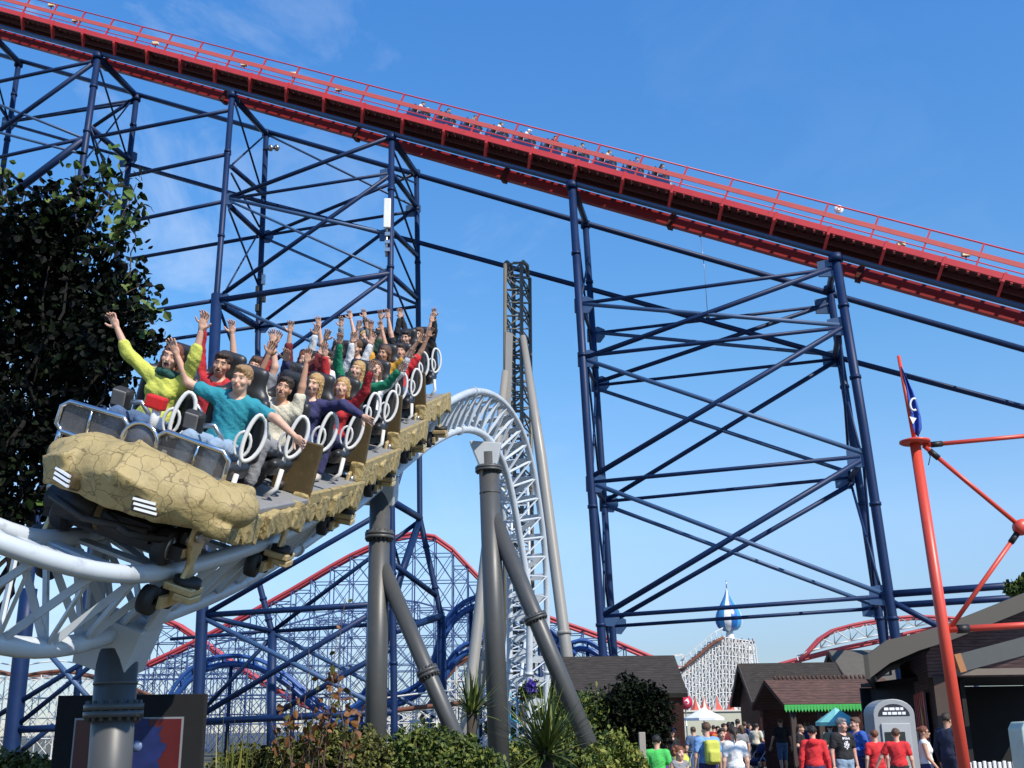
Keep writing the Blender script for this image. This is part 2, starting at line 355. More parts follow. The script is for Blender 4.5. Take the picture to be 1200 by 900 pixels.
mem(wt, [(10,145,150,185,.15),(5,200,140,290,.15),(13,145,-30,80,.15),(13,890,62,850,.22)], bk, 'brace', 0.14, M_BLUE)
crossm(wt, [(116,68,159,112,.3),(-22,28,23,74,.3),(104,148,151,188,.26),(96,200,145,245,.2)], 'tie_beam', 0.2, M_BLUE)
crossm(wt, [(115,75,150,188,.09),(106,150,143,245,.09),(98,190,155,117,.07),(-20,32,10,143,.09),(105,150,122,215,.1)], 'diagonal_rod', 0.08, M_BLUE)
gusset(wt, bk, [(11,143),(150,186)], 1.1)
# long tie beams running between the towers
for pts, pl, r in (([(110,161),(270,129)], fr, .13), ([(151,206),(270,180)], fr, .13), ([(140,262),(263,236)], fr, .13), ([(150,304),(303,277)], bk, .13), ([(130,372),(254,352)], fr, .14),
                   ([(120,409),(302,383)], bk, .13), ([(150,192),(312,238),(490,284),(700,341),(975,417),(1330,512)], bk, .16), ([(1032,697),(1260,681)], fr, .17), ([(1024,711),(1260,696)], bk, .17), ([(1034,699),(1120,745)], fr, .14)):
    WL.put(MB().tube([pl(*q) for q in pts], r, 8), 'tie_beam', M_BLUE)
# ---- aerial panel, floodlights on the middle tower
p = fr(456, 270); an = thing('antenna_panel', 'tall white antenna panel strapped to the blue tower leg', 'antenna', p-HN*0.35)
MB().box((0,0,0.95), (0.42,0.2,1.9)).build('panel', mat('white_plastic', (0.75,0.74,0.7), 0.4), an, 0.05)
ma_ = MB(); ma_.tube([(0,0.05,-1.8),(0,0.05,0.1)], 0.07, 8)
for z in (-0.4,-0.9,-1.4): ma_.box((0.05,0.05,z), (0.3,0.25,0.22))
ma_.build('mounting_pipe', M_STEEL, an)
p = bk(318, 176); fl = thing('floodlight', 'pair of grey floodlights on the rear leg high under the track', 'floodlight', p-HN*0.3)
for dx in (0.0, 0.42):
    MB().lathe((dx,0,0), [(0.001,0),(0.2,0),(0.24,0.12),(0.1,0.32),(0.001,0.34)], 14, (0.6,0.5,0.3)).build('lamp_head', M_STEEL, fl)
MB().tube([(-0.5,0.25,0.05),(0.3,0.1,0.02)], 0.05, 6).build('arm', M_DARK, fl)
p = bk(309, 330); tx = thing('radio_unit', 'cluster of small grey radio boxes on the rear leg of the middle tower', 'radio unit', p-HN*0.35)
for i,(dx,z,h) in enumerate(((0.15,0,0.7),(-0.2,-0.7,0.5),(0.25,-1.3,0.6),(-0.15,-2.0,0.5))):
    MB().box((dx,0,z), (0.24,0.2,h)).build('radio_box', M_STEEL if i == 0 else M_DARK, tx, 0.03)
MB().tube([(0,0.12,0.8),(0.05,0.12,-2.6)], 0.05, 6).build('mounting_pipe', M_DARK, tx)
# ---- the small train up there
TRW, TRV = 1.5, 1.58
M_NAVY = mat('navy_paint', (0.03,0.04,0.13), 0.35, var=0.2, scale=3)
M_SKINF = mat('far_skin', (0.5,0.3,0.2), 0.6)
def smat(i):
    cs = [(0.5,0.5,0.5),(0.06,0.06,0.09),(0.45,0.06,0.06),(0.12,0.16,0.4),(0.65,0.6,0.5),(0.1,0.25,0.15)]
    return mat('far_shirt_%d' % (i % 6), cs[i % 6], 0.8)
Mh = [mat('far_hair_dark', (0.02,0.015,0.012), 0.7), mat('far_hair_brown', (0.12,0.06,0.03), 0.7)]
rot_t = Matrix((TD, HN, TU)).transposed()
def s_of(u): # arc length where the track shows column u
    lo, hi = S0, S1
    for _ in range(40):
        mid = (lo+hi)/2; q = tk(mid, TRW, 2.2)-CAM
        if 600+FPX*q.dot(RT)/q.dot(FW) < u: lo = mid
        else: hi = mid
    return lo
ORD = ['front','second','third','fourth','fifth','sixth','seventh','eighth','ninth','rearmost']
us = [494,524,555,586,618,649,681,713,745,775]
slope_cat = []
def far_head(c, hair, mb_skin, mb_hair):
    pass
for i, u in enumerate(us):
    s = s_of(u)
    M4 = Matrix.Translation(tk(s, TRW, TRV)) @ rot_t.to_4x4()
    ct = thing('lift_train_car', ORD[9-i] + ' navy car of the train on the red lift hill, counted from the right', 'coaster car', mw=M4, group='cars of the train on the lift hill')
    mbc = MB().prism([(-0.72,-0.6,0.12),(0.72,-0.6,0.12),(0.72,-0.6,0.42),(0.5,-0.6,0.55),(-0.5,-0.6,0.55),(-0.72,-0.6,0.8)], (0,1.2,0))
    mbc.build('body', M_NAVY, ct, 0.04)
    for x in (-0.45, 0.2): MB().box((x,0,0.75), (0.12,1.1,0.7)).build('seat_back', M_BLACK, ct, 0.04)
    MB().box((0.73,0,0.35), (0.03,0.9,0.16)).build('side_stripe', mat('white_paint', (0.8,0.8,0.8), 0.4), ct)
    for x in (-0.5,0.5): MB().lathe((x,-0.55,0.06), [(0.001,0),(0.14,0),(0.14,0.1),(0.001,0.1)], 12, (0,1,0)).build('wheel', M_BLACK, ct)
# ================================================================== white launch coaster track
NR = [(-330,500,5.2),(-150,578,5.6),(0,637,6.15),(50,657,6.32),(100,671,6.52),(150,676,6.86),(195,671,7.32),(228,662,7.7),(262,652,8.18),(300,640,8.8),(327,629,9.3),(375,602,10.3),(430,560,11.95),(472,522,13.6),(505,489,15.2),(530,469,16.5),(560,458,18.0),(588,469,19.2),(610,500,20.1),(624,545,20.8),(633,600,21.3),(639,650,21.7),(641,715,22.0),(641,770,22.1),(640,830,22.2),(639,885,22.2)]
SC = 1.25                                            # real size of the train against its first sketch
NRp = catmull([at(u, v, Y*SC) for u, v, Y in NR], 10)
def resample(P, step):
    L = [0.0]
    for a, b in zip(P, P[1:]): L.append(L[-1] + (b-a).length)
    n = int(L[-1]/step); out = []; j = 0
    for i in range(n+1):
        t = i*step
        while j < len(L)-2 and L[j+1] < t: j += 1
        out.append(P[j].lerp(P[j+1], (t-L[j])/max(1e-9, L[j+1]-L[j])))
    return out
DS = 0.1
NRp = resample(NRp, DS)
for _ in range(30): NRp = [NRp[0]] + [(NRp[i-1]+NRp[i]*2+NRp[i+1])/4 for i in range(1, len(NRp)-1)] + [NRp[-1]]
def nearest_s(u, v, lim=None):
    best = 1e9; bi = 0
    for i, p in enumerate(NRp[:lim] if lim else NRp):
        q = p-CAM; d = q.dot(FW); e = (600+FPX*q.dot(RT)/d-u)**2 + (450-FPX*q.dot(UP)/d-v)**2
        if e < best: best = e; bi = i
    return bi
I_FRONT = nearest_s(195, 671, 260)
I_CREST = nearest_s(560, 458)
GAUGE = 0.73*SC
LAT = []; UPV = []; TAN = []
lastl = None
BANK_FRONT, BANK_CREST = R(21), R(-4)
for i, p in enumerate(NRp):
    t = (NRp[min(i+6, len(NRp)-1)] - NRp[max(i-6, 0)]).normalized()
    th = Vector((t.x, t.y, 0))
    if th.length > 0.25 or lastl is None: l = Vector((t.y, -t.x, 0)).normalized()
    else: l = (lastl - t*lastl.dot(t)).normalized()
    lastl = l
    f = min(1, max(0, (i-I_FRONT)/(I_CREST-I_FRONT)))
    bank = BANK_FRONT + (BANK_CREST-BANK_FRONT)*(f*f*(3-2*f))
    if i < I_FRONT: bank = BANK_FRONT + R(4)*min(1, (I_FRONT-i)/35)
    u_ = l.cross(t).normalized()
    L2 = l*math.cos(bank) - u_*math.sin(bank)
    U2 = u_*math.cos(bank) + l*math.sin(bank)
    LAT.append(L2); UPV.append(U2); TAN.append(t)
for _ in range(12):
    LAT = [LAT[max(i-1,0)]+LAT[i]*2+LAT[min(i+1,len(LAT)-1)] for i in range(len(LAT))]
    LAT = [l.normalized() for l in LAT]
UPV = [LAT[i].cross(TAN[i]).normalized() for i in range(len(LAT))]
FRR = [p - LAT[i]*GAUGE for i, p in enumerate(NRp)]
DEPTH = 0.60*SC
SPN = [p - LAT[i]*GAUGE/2 - UPV[i]*DEPTH for i, p in enumerate(NRp)]
ctr = [p - LAT[i]*GAUGE/2 for i, p in enumerate(NRp)]
trk = thing('coaster_track', 'pale grey three tube coaster track curving over a hump and out at the left', 'coaster track', (ctr[I_FRONT].x, ctr[I_FRONT].y, 0))
WT = W(trk)
WT.put(MB().tube(NRp[::2], 0.074, 14), 'running_rail', M_WHITE)
WT.put(MB().tube(FRR[::2], 0.074, 14), 'running_rail', M_WHITE)
WT.put(MB().tube(SPN[::2], 0.082, 16), 'spine_tube', M_WHITE)
lats = []; ties = []; STEP = 5
for j, i in enumerate(range(4, len(NRp)-STEP-4, STEP)):
    k = i+STEP//2; e = i+STEP
    # flat lattice bars from the spine to each rail
    ml_ = MB(); mt_ = MB(); lats.append(ml_); ties.append(mt_)
    for rl in (NRp, FRR):
        sgn = 1 if rl is NRp else -1
        ml_.beam(SPN[i], rl[k] - UPV[k]*0.05, 0.024, 0.062, UPV[i]); ml_.beam(rl[k] - UPV[k]*0.05, SPN[e], 0.024, 0.062, UPV[i])
    mt_.beam(NRp[k]-LAT[k]*0.05-UPV[k]*.02, FRR[k]+LAT[k]*0.05-UPV[k]*.02, 0.16, 0.03, UPV[k])
    if j % 2 == 0: mt_.beam(NRp[k]-LAT[k]*0.05-UPV[k]*.035, FRR[min(k+STEP, len(FRR)-1)]+LAT[k]*0.05-UPV[k]*.035, 0.11, 0.03, UPV[k])
WT.each(lats, 'lattice_frame', M_WHITE); WT.each(ties, 'cross_tie', M_WHITE)
for i in range(84, len(NRp)-10, 95):
    for P_, r in ((NRp,.074),(FRR,.074),(SPN,.082)): WT.put(MB().tube([P_[i]-TAN[i]*.03, P_[i]+TAN[i]*.03], r*1.35, 14), 'joint_flange', M_WHITE)
# ---- supports of the white track
def flange(mb, p, d, r, bolts=None):
    d = d.normalized(); mb.tube([p-d*.055, p-d*.004], r, 26); mb.tube([p+d*.004, p+d*.055], r, 26)
    a = d.cross(Vector((0.3,1,0.2))).normalized(); b = d.cross(a)
    for k in range(18):
        t = 2*math.pi*k/18; q = p + (a*math.cos(t)+b*math.sin(t))*r*.87
        mb.tube([q-d*.085, q+d*.085], 0.018, 6)
def support(label, top, legs, r, fl_z, braces=(), head=True):
    s = thing('support_column', label, 'support column', (legs[0].x, legs[0].y, 0), 'grey columns carrying the pale track')
    ws = W(s)
    d = (legs[0]-top).normalized()
    ws.put(MB().tube([top, legs[0]], r, 28), 'post', M_GREY)
    mf = MB(); t = (top.z-fl_z)/(top.z-legs[0].z); q = top.lerp(legs[0], t); flange(mf, q, d, r*1.38)
    mf.tube([top+(legs[0]-top)*.12-d*.012, top+(legs[0]-top)*.12+d*.012], r*1.04, 28)
    mf.tube([Vector((legs[0].x,legs[0].y,0)), Vector((legs[0].x,legs[0].y,0.08))], r*1.8, 28)
    ws.put(mf, 'bolted_flange', M_GREY)
    for (a, b, rb, tf) in braces:
        db = (b-a).normalized()
        ws.put(MB().tube([a, b], rb, 24), 'raking_brace', M_GREY)
        m2 = MB()
        if tf: flange(m2, a.lerp(b, tf), db, rb*1.38)
        m2.tube([Vector((b.x,b.y,0)), Vector((b.x,b.y,0.08))], rb*1.8, 24); ws.put(m2, 'brace_flange', M_GREY)
    return ws, s
# near column
i1 = min(range(8, I_FRONT+40), key=lambda i: abs((600+FPX*(SPN[i]-CAM).dot(RT)/(SPN[i]-CAM).dot(FW))-143))
sp1 = SPN[i1]; top1 = sp1 - Vector((0,0,0.16)); b1 = Vector((at(136,900,sp1.y).x-0.02, sp1.y, 0))
zf = at(140,833,sp1.y).z
ws1, s1o = support('thick grey column with a bolted flange under the front of the train', top1, [b1], 0.178, zf,
    [(top1.lerp(b1,.62), Vector((at(65,900,sp1.y).x-.45, sp1.y+.3, 0)), 0.14, None), (top1.lerp(b1,.62), Vector((at(175,900,sp1.y).x+.25, sp1.y-.35, 0)), 0.15, None)])
ms_ = MB(); ms_.prism([sp1+LAT[i1]*.24-UPV[i1]*.33-TAN[i1]*.2, sp1-LAT[i1]*.24-UPV[i1]*.33-TAN[i1]*.2, sp1-LAT[i1]*.3+UPV[i1]*.12-TAN[i1]*.2, sp1+LAT[i1]*.3+UPV[i1]*.12-TAN[i1]*.2], TAN[i1]*0.4)
ms_.prism([sp1+LAT[i1]*.3+UPV[i1]*.1-TAN[i1]*.13, NRp[i1]-UPV[i1]*.06-TAN[i1]*.1, NRp[i1]-UPV[i1]*.06+TAN[i1]*.1, sp1+LAT[i1]*.3+UPV[i1]*.1+TAN[i1]*.13], LAT[i1]*-0.05)
ms_.prism([sp1-LAT[i1]*.3+UPV[i1]*.1-TAN[i1]*.13, FRR[i1]-UPV[i1]*.06-TAN[i1]*.1, FRR[i1]-UPV[i1]*.06+TAN[i1]*.1, sp1-LAT[i1]*.3+UPV[i1]*.1+TAN[i1]*.13], LAT[i1]*0.05)
ws1.put(ms_, 'saddle', mat('saddle_pale', (0.50,0.53,0.55), 0.4, var=0.1), 0.012)
# middle column
def spine_at(u, lo, hi):
    return min(range(lo, hi), key=lambda i: abs((600+FPX*(SPN[i]-CAM).dot(RT)/(SPN[i]-CAM).dot(FW))-u))
i2 = spine_at(445, I_FRONT, I_CREST); sp2 = SPN[i2]
top2 = sp2-Vector((0,0,0.12)); g2 = Vector((at(441,850,sp2.y).x, sp2.y, 0))
a2 = top2.lerp(g2, (top2.z-at(445,655,sp2.y).z)/top2.z)
ws2, _ = support('grey column with one raking brace standing left of the tallest grey column', top2, [g2], 0.168, at(440,628,sp2.y).z, [(a2, Vector((at(590,930,sp2.y-.6).x, sp2.y-.6, 0)), 0.125, 0.42)])
ms_ = MB(); ms_.prism([sp2+LAT[i2]*.25-UPV[i2]*.3-TAN[i2]*.2, sp2-LAT[i2]*.25-UPV[i2]*.3-TAN[i2]*.2, sp2-LAT[i2]*.28+UPV[i2]*.12-TAN[i2]*.2, sp2+LAT[i2]*.28+UPV[i2]*.12-TAN[i2]*.2], TAN[i2]*0.4)
ws2.put(ms_, 'saddle', mat('saddle_grey', (0.42,0.44,0.45), 0.4, var=0.1), 0.02)
# tallest column
i3 = spine_at(572, I_CREST-40, I_CREST+30); sp3 = SPN[i3]
top3 = sp3-Vector((0,0,0.34)); g3 = Vector((at(586,850,sp3.y).x, sp3.y, 0))
a3 = top3.lerp(g3, (top3.z-at(580,598,sp3.y).z)/top3.z)
ws3, _ = support('tallest grey column with a raking brace under the hump of the pale track', top3, [g3], 0.222, at(576,550,sp3.y).z, [(a3, Vector((at(722,905,sp3.y-.5).x, sp3.y-.5, 0)), 0.185, 0.38)])
ms_ = MB(); ms_.prism([top3+Vector((-.2,-.2,-.3)), top3+Vector((.2,-.2,-.3)), top3+Vector((.3,-.2,.2)), top3+Vector((-.42,-.2,.26))], (0,0.4,0))
ws3.put(ms_, 'saddle', mat('saddle_grey', (0.42,0.44,0.45), 0.4, var=0.1), 0.02)
# ================================================================== implicit surfaces (bodies, rock)
def rc(a, b, r1, r2=None):
    a = np.array(a, float); b = np.array(b, float); r2 = r1 if r2 is None else r2; ba = b-a; L = max(1e-9, ba@ba); rm = max(r1, r2)
    def f(p):
        pa = p-a; t = np.clip((pa@ba)/L, 0, 1)
        return np.linalg.norm(pa - t[..., None]*ba, axis=-1) - (r1+(r2-r1)*t)
    return f, np.minimum(a, b)-rm, np.maximum(a, b)+rm
def el(c, r, Rm=None):
    c = np.array(c, float); r = np.array(r, float); rm = r.max() if Rm is not None else r
    def f(p):
        q = p-c
        if Rm is not None: q = q@Rm
        k0 = np.linalg.norm(q/r, axis=-1); k1 = np.linalg.norm(q/(r*r), axis=-1)
        return k0*(k0-1)/np.maximum(k1, 1e-9)
    return f, c-rm, c+rm
def rbox(c, s, rad=0.02, Rm=None):
    c = np.array(c, float); s = np.array(s, float)/2-rad; rm = np.linalg.norm(s)+rad if Rm is not None else s+rad
    def f(p):
        q = p-c
        if Rm is not None: q = q@Rm
        q = np.abs(q)-s
        return np.linalg.norm(np.maximum(q, 0), axis=-1)+np.minimum(q.max(-1), 0)-rad
    return f, c-rm, c+rm
def xf(prim, Rm, c):                     # move a primitive given in a local frame: p_world = Rm p + c
    f, lo, hi = prim; Rm = np.array(Rm); c = np.array(c, float)
    cs = np.array([[x, y, z] for x in (lo[0],hi[0]) for y in (lo[1],hi[1]) for z in (lo[2],hi[2])])@Rm.T + c
    return (lambda p: f((p-c)@Rm)), cs.min(0), cs.max(0)
def sdf_mesh(prims, h, noise=None):
    """prims: (prim, k, mode) with mode '+' or '-'. returns vertices, quads"""
    lo = np.min([p[0][1] for p in prims if p[2] == '+'], 0)-2.5*h; hi = np.max([p[0][2] for p in prims if p[2] == '+'], 0)+2.5*h
    n = np.ceil((hi-lo)/h).astype(int)+1
    ax = [lo[i]+h*np.arange(n[i]) for i in range(3)]
    V = np.full(n, 0.3)
    for (f, a, b), k, mode in prims:
        pad = k*1.1+2.2*h
        i0 = np.clip(np.floor((a-pad-lo)/h).astype(int), 0, n-1); i1 = np.clip(np.ceil((b+pad-lo)/h).astype(int)+1, 1, n)
        if (i1 <= i0).any(): continue
        sl = tuple(slice(i0[j], i1[j]) for j in range(3))
        P = np.stack(np.meshgrid(*[ax[j][sl[j]] for j in range(3)], indexing='ij'), -1)
        d = f(P); v = V[sl]
        if mode == '+':
            t = np.clip(0.5+0.5*(v-d)/k, 0, 1); V[sl] = v+(d-v)*t-k*t*(1-t)
        else:
            d = -d; t = np.clip(0.5-0.5*(v-d)/k, 0, 1); V[sl] = v+(d-v)*t+k*t*(1-t)
    if noise is not None:
        P = np.stack(np.meshgrid(*ax, indexing='ij'), -1); V = V + noise(P)
    V[0]=V[-1]=1; V[:,0]=1; V[:,-1]=1; V[:,:,0]=1; V[:,:,-1]=1
    ins = V < 0
    cs = n-1; S = np.zeros((*cs, 3)); C = np.zeros(cs)
    def sub(A, o): return A[o[0]:o[0]+cs[0], o[1]:o[1]+cs[1], o[2]:o[2]+cs[2]]
    for a_ in range(3):
        for o1 in (0,1):
            for o2 in (0,1):
                A = [0,0,0]; A[(a_+1)%3] = o1; A[(a_+2)%3] = o2; B = list(A); B[a_] = 1
                va = sub(V, A); vb = sub(V, B); cr = (va < 0) != (vb < 0)
                t = np.where(cr, va/np.where(cr, va-vb, 1), 0)
                for j in range(3): S[..., j] += np.where(cr, A[j]+(t if j == a_ else 0), 0)
                C += cr
    act = C > 0; idx = -np.ones(cs, int); idx[act] = np.arange(act.sum())
    ijk = np.argwhere(act); verts = (ijk + S[act]/C[act][:, None])*h + lo
    quads = []
    for a_ in range(3):
        sa = [slice(0,-1) if j == a_ else slice(1,-1) for j in range(3)]; sb = [slice(1,None) if j == a_ else slice(1,-1) for j in range(3)]
        A = ins[tuple(sa)]; B = ins[tuple(sb)]; e = np.argwhere(A != B)
        if not len(e): continue
        flip = ~A[tuple(e.T)]
        b1 = (a_+1) % 3; b2 = (a_+2) % 3
        base = e.copy(); base[:, b1] += 1; base[:, b2] += 1
        q = []
        for d1, d2 in ((-1,-1),(0,-1),(0,0),(-1,0)):
            c = base.copy(); c[:, b1] += d1; c[:, b2] += d2; q.append(idx[tuple(c.T)])
        q = np.stack(q, 1); q[flip] = q[flip][:, ::-1]; quads.append(q)
    return verts, (np.concatenate(quads) if quads else np.zeros((0,4), int))
def mesh_np(name, parts, mats, parent=None, mw=None, matfn=None, smooth=True):
    vs = []; fs = []; o = 0
    for v, q in parts: vs.append(v); fs.append(q+o); o += len(v)
    v = np.concatenate(vs); q = np.concatenate(fs)
    me = bpy.data.meshes.new(name)
    me.vertices.add(len(v)); me.vertices.foreach_set('co', v.astype(np.float32).ravel())
    me.loops.add(q.size); me.loops.foreach_set('vertex_index', q.astype(np.int32).ravel())
    me.polygons.add(len(q)); me.polygons.foreach_set('loop_start', np.arange(0, q.size, q.shape[1], dtype=np.int32))
    me.polygons.foreach_set('loop_total', np.full(len(q), q.shape[1], np.int32))
    for mm in mats: me.materials.append(mm)
    if matfn is not None: me.polygons.foreach_set('material_index', matfn(v[q].mean(1)).astype(np.int32))
    me.polygons.foreach_set('use_smooth', np.full(len(q), smooth))
    me.update(calc_edges=True); me.validate()
    ob = bpy.data.objects.new(name, me); COL.objects.link(ob)
    if parent is not None: ob.parent = parent
    if mw is not None: ob.matrix_world = mw
    return ob
# ------------------------------------------------------------------ people
def rotm(yaw=0, pitch=0, roll=0):
    return np.array((Matrix.Rotation(yaw, 3, 'Z') @ Matrix.Rotation(pitch, 3, 'X') @ Matrix.Rotation(roll, 3, 'Y')))
def nrm(a): a = np.array(a, float); return a/np.linalg.norm(a)
SKIN = {'fair': mat('skin_fair', (0.62,0.36,0.25), 0.5, var=0.08, scale=20), 'tan': mat('skin_tan', (0.50,0.27,0.17), 0.5, var=0.08, scale=20), 'pink': mat('skin_pink', (0.60,0.32,0.23), 0.5, var=0.08, scale=20)}
HAIR = {'black': (0.012,0.01,0.009), 'dark': (0.035,0.02,0.012), 'brown': (0.10,0.05,0.025), 'blond': (0.42,0.26,0.10), 'auburn': (0.16,0.05,0.02), 'grey': (0.2,0.19,0.18), 'fair': (0.30,0.18,0.08)}
def hair_mat(k): return mat('hair_'+k, HAIR[k], 0.55, var=0.45, scale=35, bump=0.6, bscale=90)
def cloth(k, c): return mat('cloth_'+k, c, 0.85, var=0.22, scale=7, bump=0.5, bscale=38)
CL = {k: cloth(k, c) for k, c in dict(lime=(0.50,0.52,0.09), teal=(0.02,0.24,0.30), red=(0.42,0.02,0.025), navy=(0.03,0.03,0.10), white=(0.72,0.72,0.72), green=(0.01,0.20,0.10), mustard=(0.55,0.28,0.03),
    black=(0.014,0.014,0.016), grey=(0.22,0.22,0.23), maroon=(0.14,0.015,0.02), jeans=(0.07,0.12,0.22), bottle=(0.012,0.075,0.06), brightgreen=(0.07,0.50,0.10), sky=(0.17,0.33,0.62), blue=(0.03,0.10,0.40), pink=(0.55,0.15,0.25), scarlet=(0.62,0.025,0.03), suit=(0.016,0.022,0.05), khaki=(0.28,0.22,0.13), plaid=(0.16,0.18,0.2), lightjeans=(0.25,0.34,0.45), cream=(0.6,0.55,0.42), orange=(0.6,0.16,0.03), purple=(0.1,0.04,0.2), darkgreen=(0.02,0.06,0.03)).items()}
M_SHOE = mat('shoe_leather', (0.05,0.04,0.035), 0.5); M_SHOE2 = mat('shoe_pale', (0.5,0.45,0.38), 0.6); M_EYE = mat('eye_white', (0.42,0.36,0.33), 0.35); M_IRIS = mat('eye_dark', (0.02,0.015,0.012), 0.2); M_LIP = mat('lips', (0.44,0.19,0.15), 0.45); M_MOUTH = mat('mouth_inside', (0.07,0.012,0.012), 0.5); M_TEETH = mat('teeth', (0.7,0.68,0.6), 0.3)
def hand_prims(w_, d, n, scale=1.0, curl=0.35, left=1, spread=0.12):
    d = nrm(d); n = nrm(np.array(n)-np.dot(n, d)*d); s = np.cross(d, n)*left
    Rm = np.stack([s, n, d], 1); P = []; q = lambda a: w_+(s*a[0]+n*a[1]+d*a[2])*scale
    P.append((rc(w_-d*.02, q((0,0,.03)), .023*scale, .025*scale), .015, '+'))
    P.append((el(q((0,0,.055)), np.array((.042,.016,.05))*scale, Rm), .014, '+'))
    for i, (x, L) in enumerate(((-.031,.062),(-.0105,.078),(.0105,.083),(.031,.072))):
        b = q((x,0,.092)); dd = nrm(d+s*spread*(x/.031)*1.0); k1 = b+dd*L*.52*scale; d2 = nrm(dd*math.cos(curl)+n*math.sin(curl)*1.0); e = k1+d2*L*.5*scale
        P.append((rc(b, k1, .0098*scale, .009*scale), .005, '+')); P.append((rc(k1, e, .009*scale, .0078*scale), .003, '+'))
    b = q((.03,.004,.028)); k1 = b+nrm(s*.8+d*.6+n*.25)*.042*scale; e = k1+nrm(s*.45+d*.85+n*.2)*.034*scale
    P.append((rc(b, k1, .014*scale, .011*scale), .008, '+')); P.append((rc(k1, e, .011*scale, .009*scale), .003, '+'))
    return P
def person(label, mw, seated=False, shirt='red', sleeve='long', legs='jeans', shorts=False, hair=('short','dark'), skin='fair', arms=None, face='smile', H=1.72, yaw=0.0, pitch=0.0, roll=0.0,
           hr=0.013, lr=0.008, group=None, woman=False, hood=False, curl=0.35, hand_n=None, shoes=None, logo=False, stride=0.0, lean=0.0, scarf=None, extra=None, sunglasses=False, cat='person', child=1.0):
    sc_ = H/1.72; sw = 0.165 if woman else 0.188
    if seated:
        J = dict(pel=(0,0.02,.03), waist=(0,.035,.17), chest=(0,.05,.34), nb=(0,.05,.475), head=(0,.015,.635), hipL=(-.09,0,0), hipR=(.09,0,0), kneeL=(-.12,-.42,.07), kneeR=(.12,-.42,.07), ankL=(-.13,-.50,-.34), ankR=(.13,-.50,-.34))
        J['shL'] = (-sw,.05,.425); J['shR'] = (sw,.05,.425)
    else:
        J = dict(pel=(0,0,.96), waist=(0,0,1.09), chest=(0,.005,1.27), nb=(0,.01,1.43), head=(0,-.015,1.595), hipL=(-.088,0,.92), hipR=(.088,0,.92), kneeL=(-.10,-.01-stride*.5,.50), kneeR=(.10,-.01+stride*.35,.50), ankL=(-.10,.02-stride*.8,.085), ankR=(.10,.03+stride,.085+abs(stride)*.12))
        J['shL'] = (-sw,.01,1.385); J['shR'] = (sw,.01,1.385)
    J = {k: np.array(v, float)*sc_ for k, v in J.items()}
    if lean:
        for k in ('waist','chest','nb','head','shL','shR'):
            J[k] = J[k]+np.array((0,-lean*(J[k][2]-J['pel'][2]),0))
    arms = arms or (((-.25,0,-1),(-.1,-.25,-1)), ((.25,0,-1),(.1,-.25,-1)))
    up_l, fo_l = .285*sc_, .25*sc_
    for s, (a, b) in zip('LR', arms):
        e = J['sh'+s]+nrm(a)*up_l; J['el'+s] = e; J['wr'+s] = e+nrm(b)*fo_l
    c = sc_
    # --- naked figure
    B = [(el(J['pel'], np.array((.16,.115,.13))*c), .04, '+'), (el(J['waist'], np.array((.135 if not woman else .12,.10,.15))*c), .05, '+'), (el(J['chest'], np.array((.165 if not woman else .145,.115,.17))*c), .05, '+'),
         (rc(J['shL']*.82+J['nb']*.18, J['shR']*.82+J['nb']*.18, .062*c), .05, '+'), (rc(J['nb']-np.array((0,0,.03)), J['head']-np.array((0,-.02,.07))*c, .056*c, .052*c), .03, '+')]
    if woman:
        for x in (-.065,.065): B.append((el(J['chest']+np.array((x,-.095,-.02))*c, np.array((.055,.05,.055))*c), .03, '+'))
    for s in 'LR':
        B += [(rc(J['sh'+s], J['el'+s], .052*c, .040*c), .03, '+'), (rc(J['el'+s], J['wr'+s], .041*c, .026*c), .02, '+'),
              (rc(J['hip'+s], J['knee'+s], .083*c, .056*c), .05, '+'), (rc(J['knee'+s], J['ank'+s], .057*c, .036*c), .02, '+'),
              (el(J['knee'+s]*.65+J['ank'+s]*.35+np.array((0,.02,0)), np.array((.05,.055,.1))*c), .03, '+')]
    parts = [sdf_mesh(B, hr)]
    # --- head
    Rh = rotm(yaw, pitch, roll); hc = J['head']; hs = (1.0 if H > 1.5 else 1.08)*(c if H > 1.5 else max(c, .86))*(0.96 if woman else 1.0)
    HP = []
    def hp(prim, k, mode='+'):
        f, lo, hi = prim; HP.append((xf((lambda p, f=f: f(p/hs)*hs, lo*hs, hi*hs), Rh, hc), k*hs, mode))
    hp(el((0,.014,.035), (.074,.094,.085)), .02); hp(el((0,-.028,-.02), (.062,.068,.09)), .03); hp(el((0,-.05,-.082), (.04,.042,.034)), .03)
    hp(rc((0,-.088,.016), (0,-.112,-.026), .010,.0145), .012); hp(rc((-.035,-.082,.034),(.035,-.082,.034),.013), .014)
    for x in (-1,1):
        hp(el((x*.073,.008,-.005), (.011,.026,.033)), .008); hp(el((x*.03,-.102,.012), (.018,.016,.012)), .008, '-')
        hp(el((x*.04,-.07,-.022), (.024,.024,.022)), .02); hp(el((x*.03,-.081,.012), (.0135,.0135,.0135)), .003)
    op = {'open': .024, 'smile': .009, 'shut': .003}[face]
    hp(el((0,-.094,-.055), (.032,.012,.02)), .012)
    if op > .005: hp(el((0,-.108,-.056), (.024,.02,op)), .006, '-')
    hp(rc((0,.02,-.06), (0,.035,-.2), .052,.056), .03)
    parts.append(sdf_mesh(HP, lr))
    for i, s in enumerate('LR'):
        d = J['wr'+s]-J['el'+s]; n = (hand_n[i] if hand_n else (0,-1,-.2))
        parts.append(sdf_mesh(hand_prims(J['wr'+s], d, n, c*1.0, curl if not isinstance(curl, tuple) else curl[i], -1 if i == 0 else 1), min(lr, .0075)))
    nb_ = len(parts)
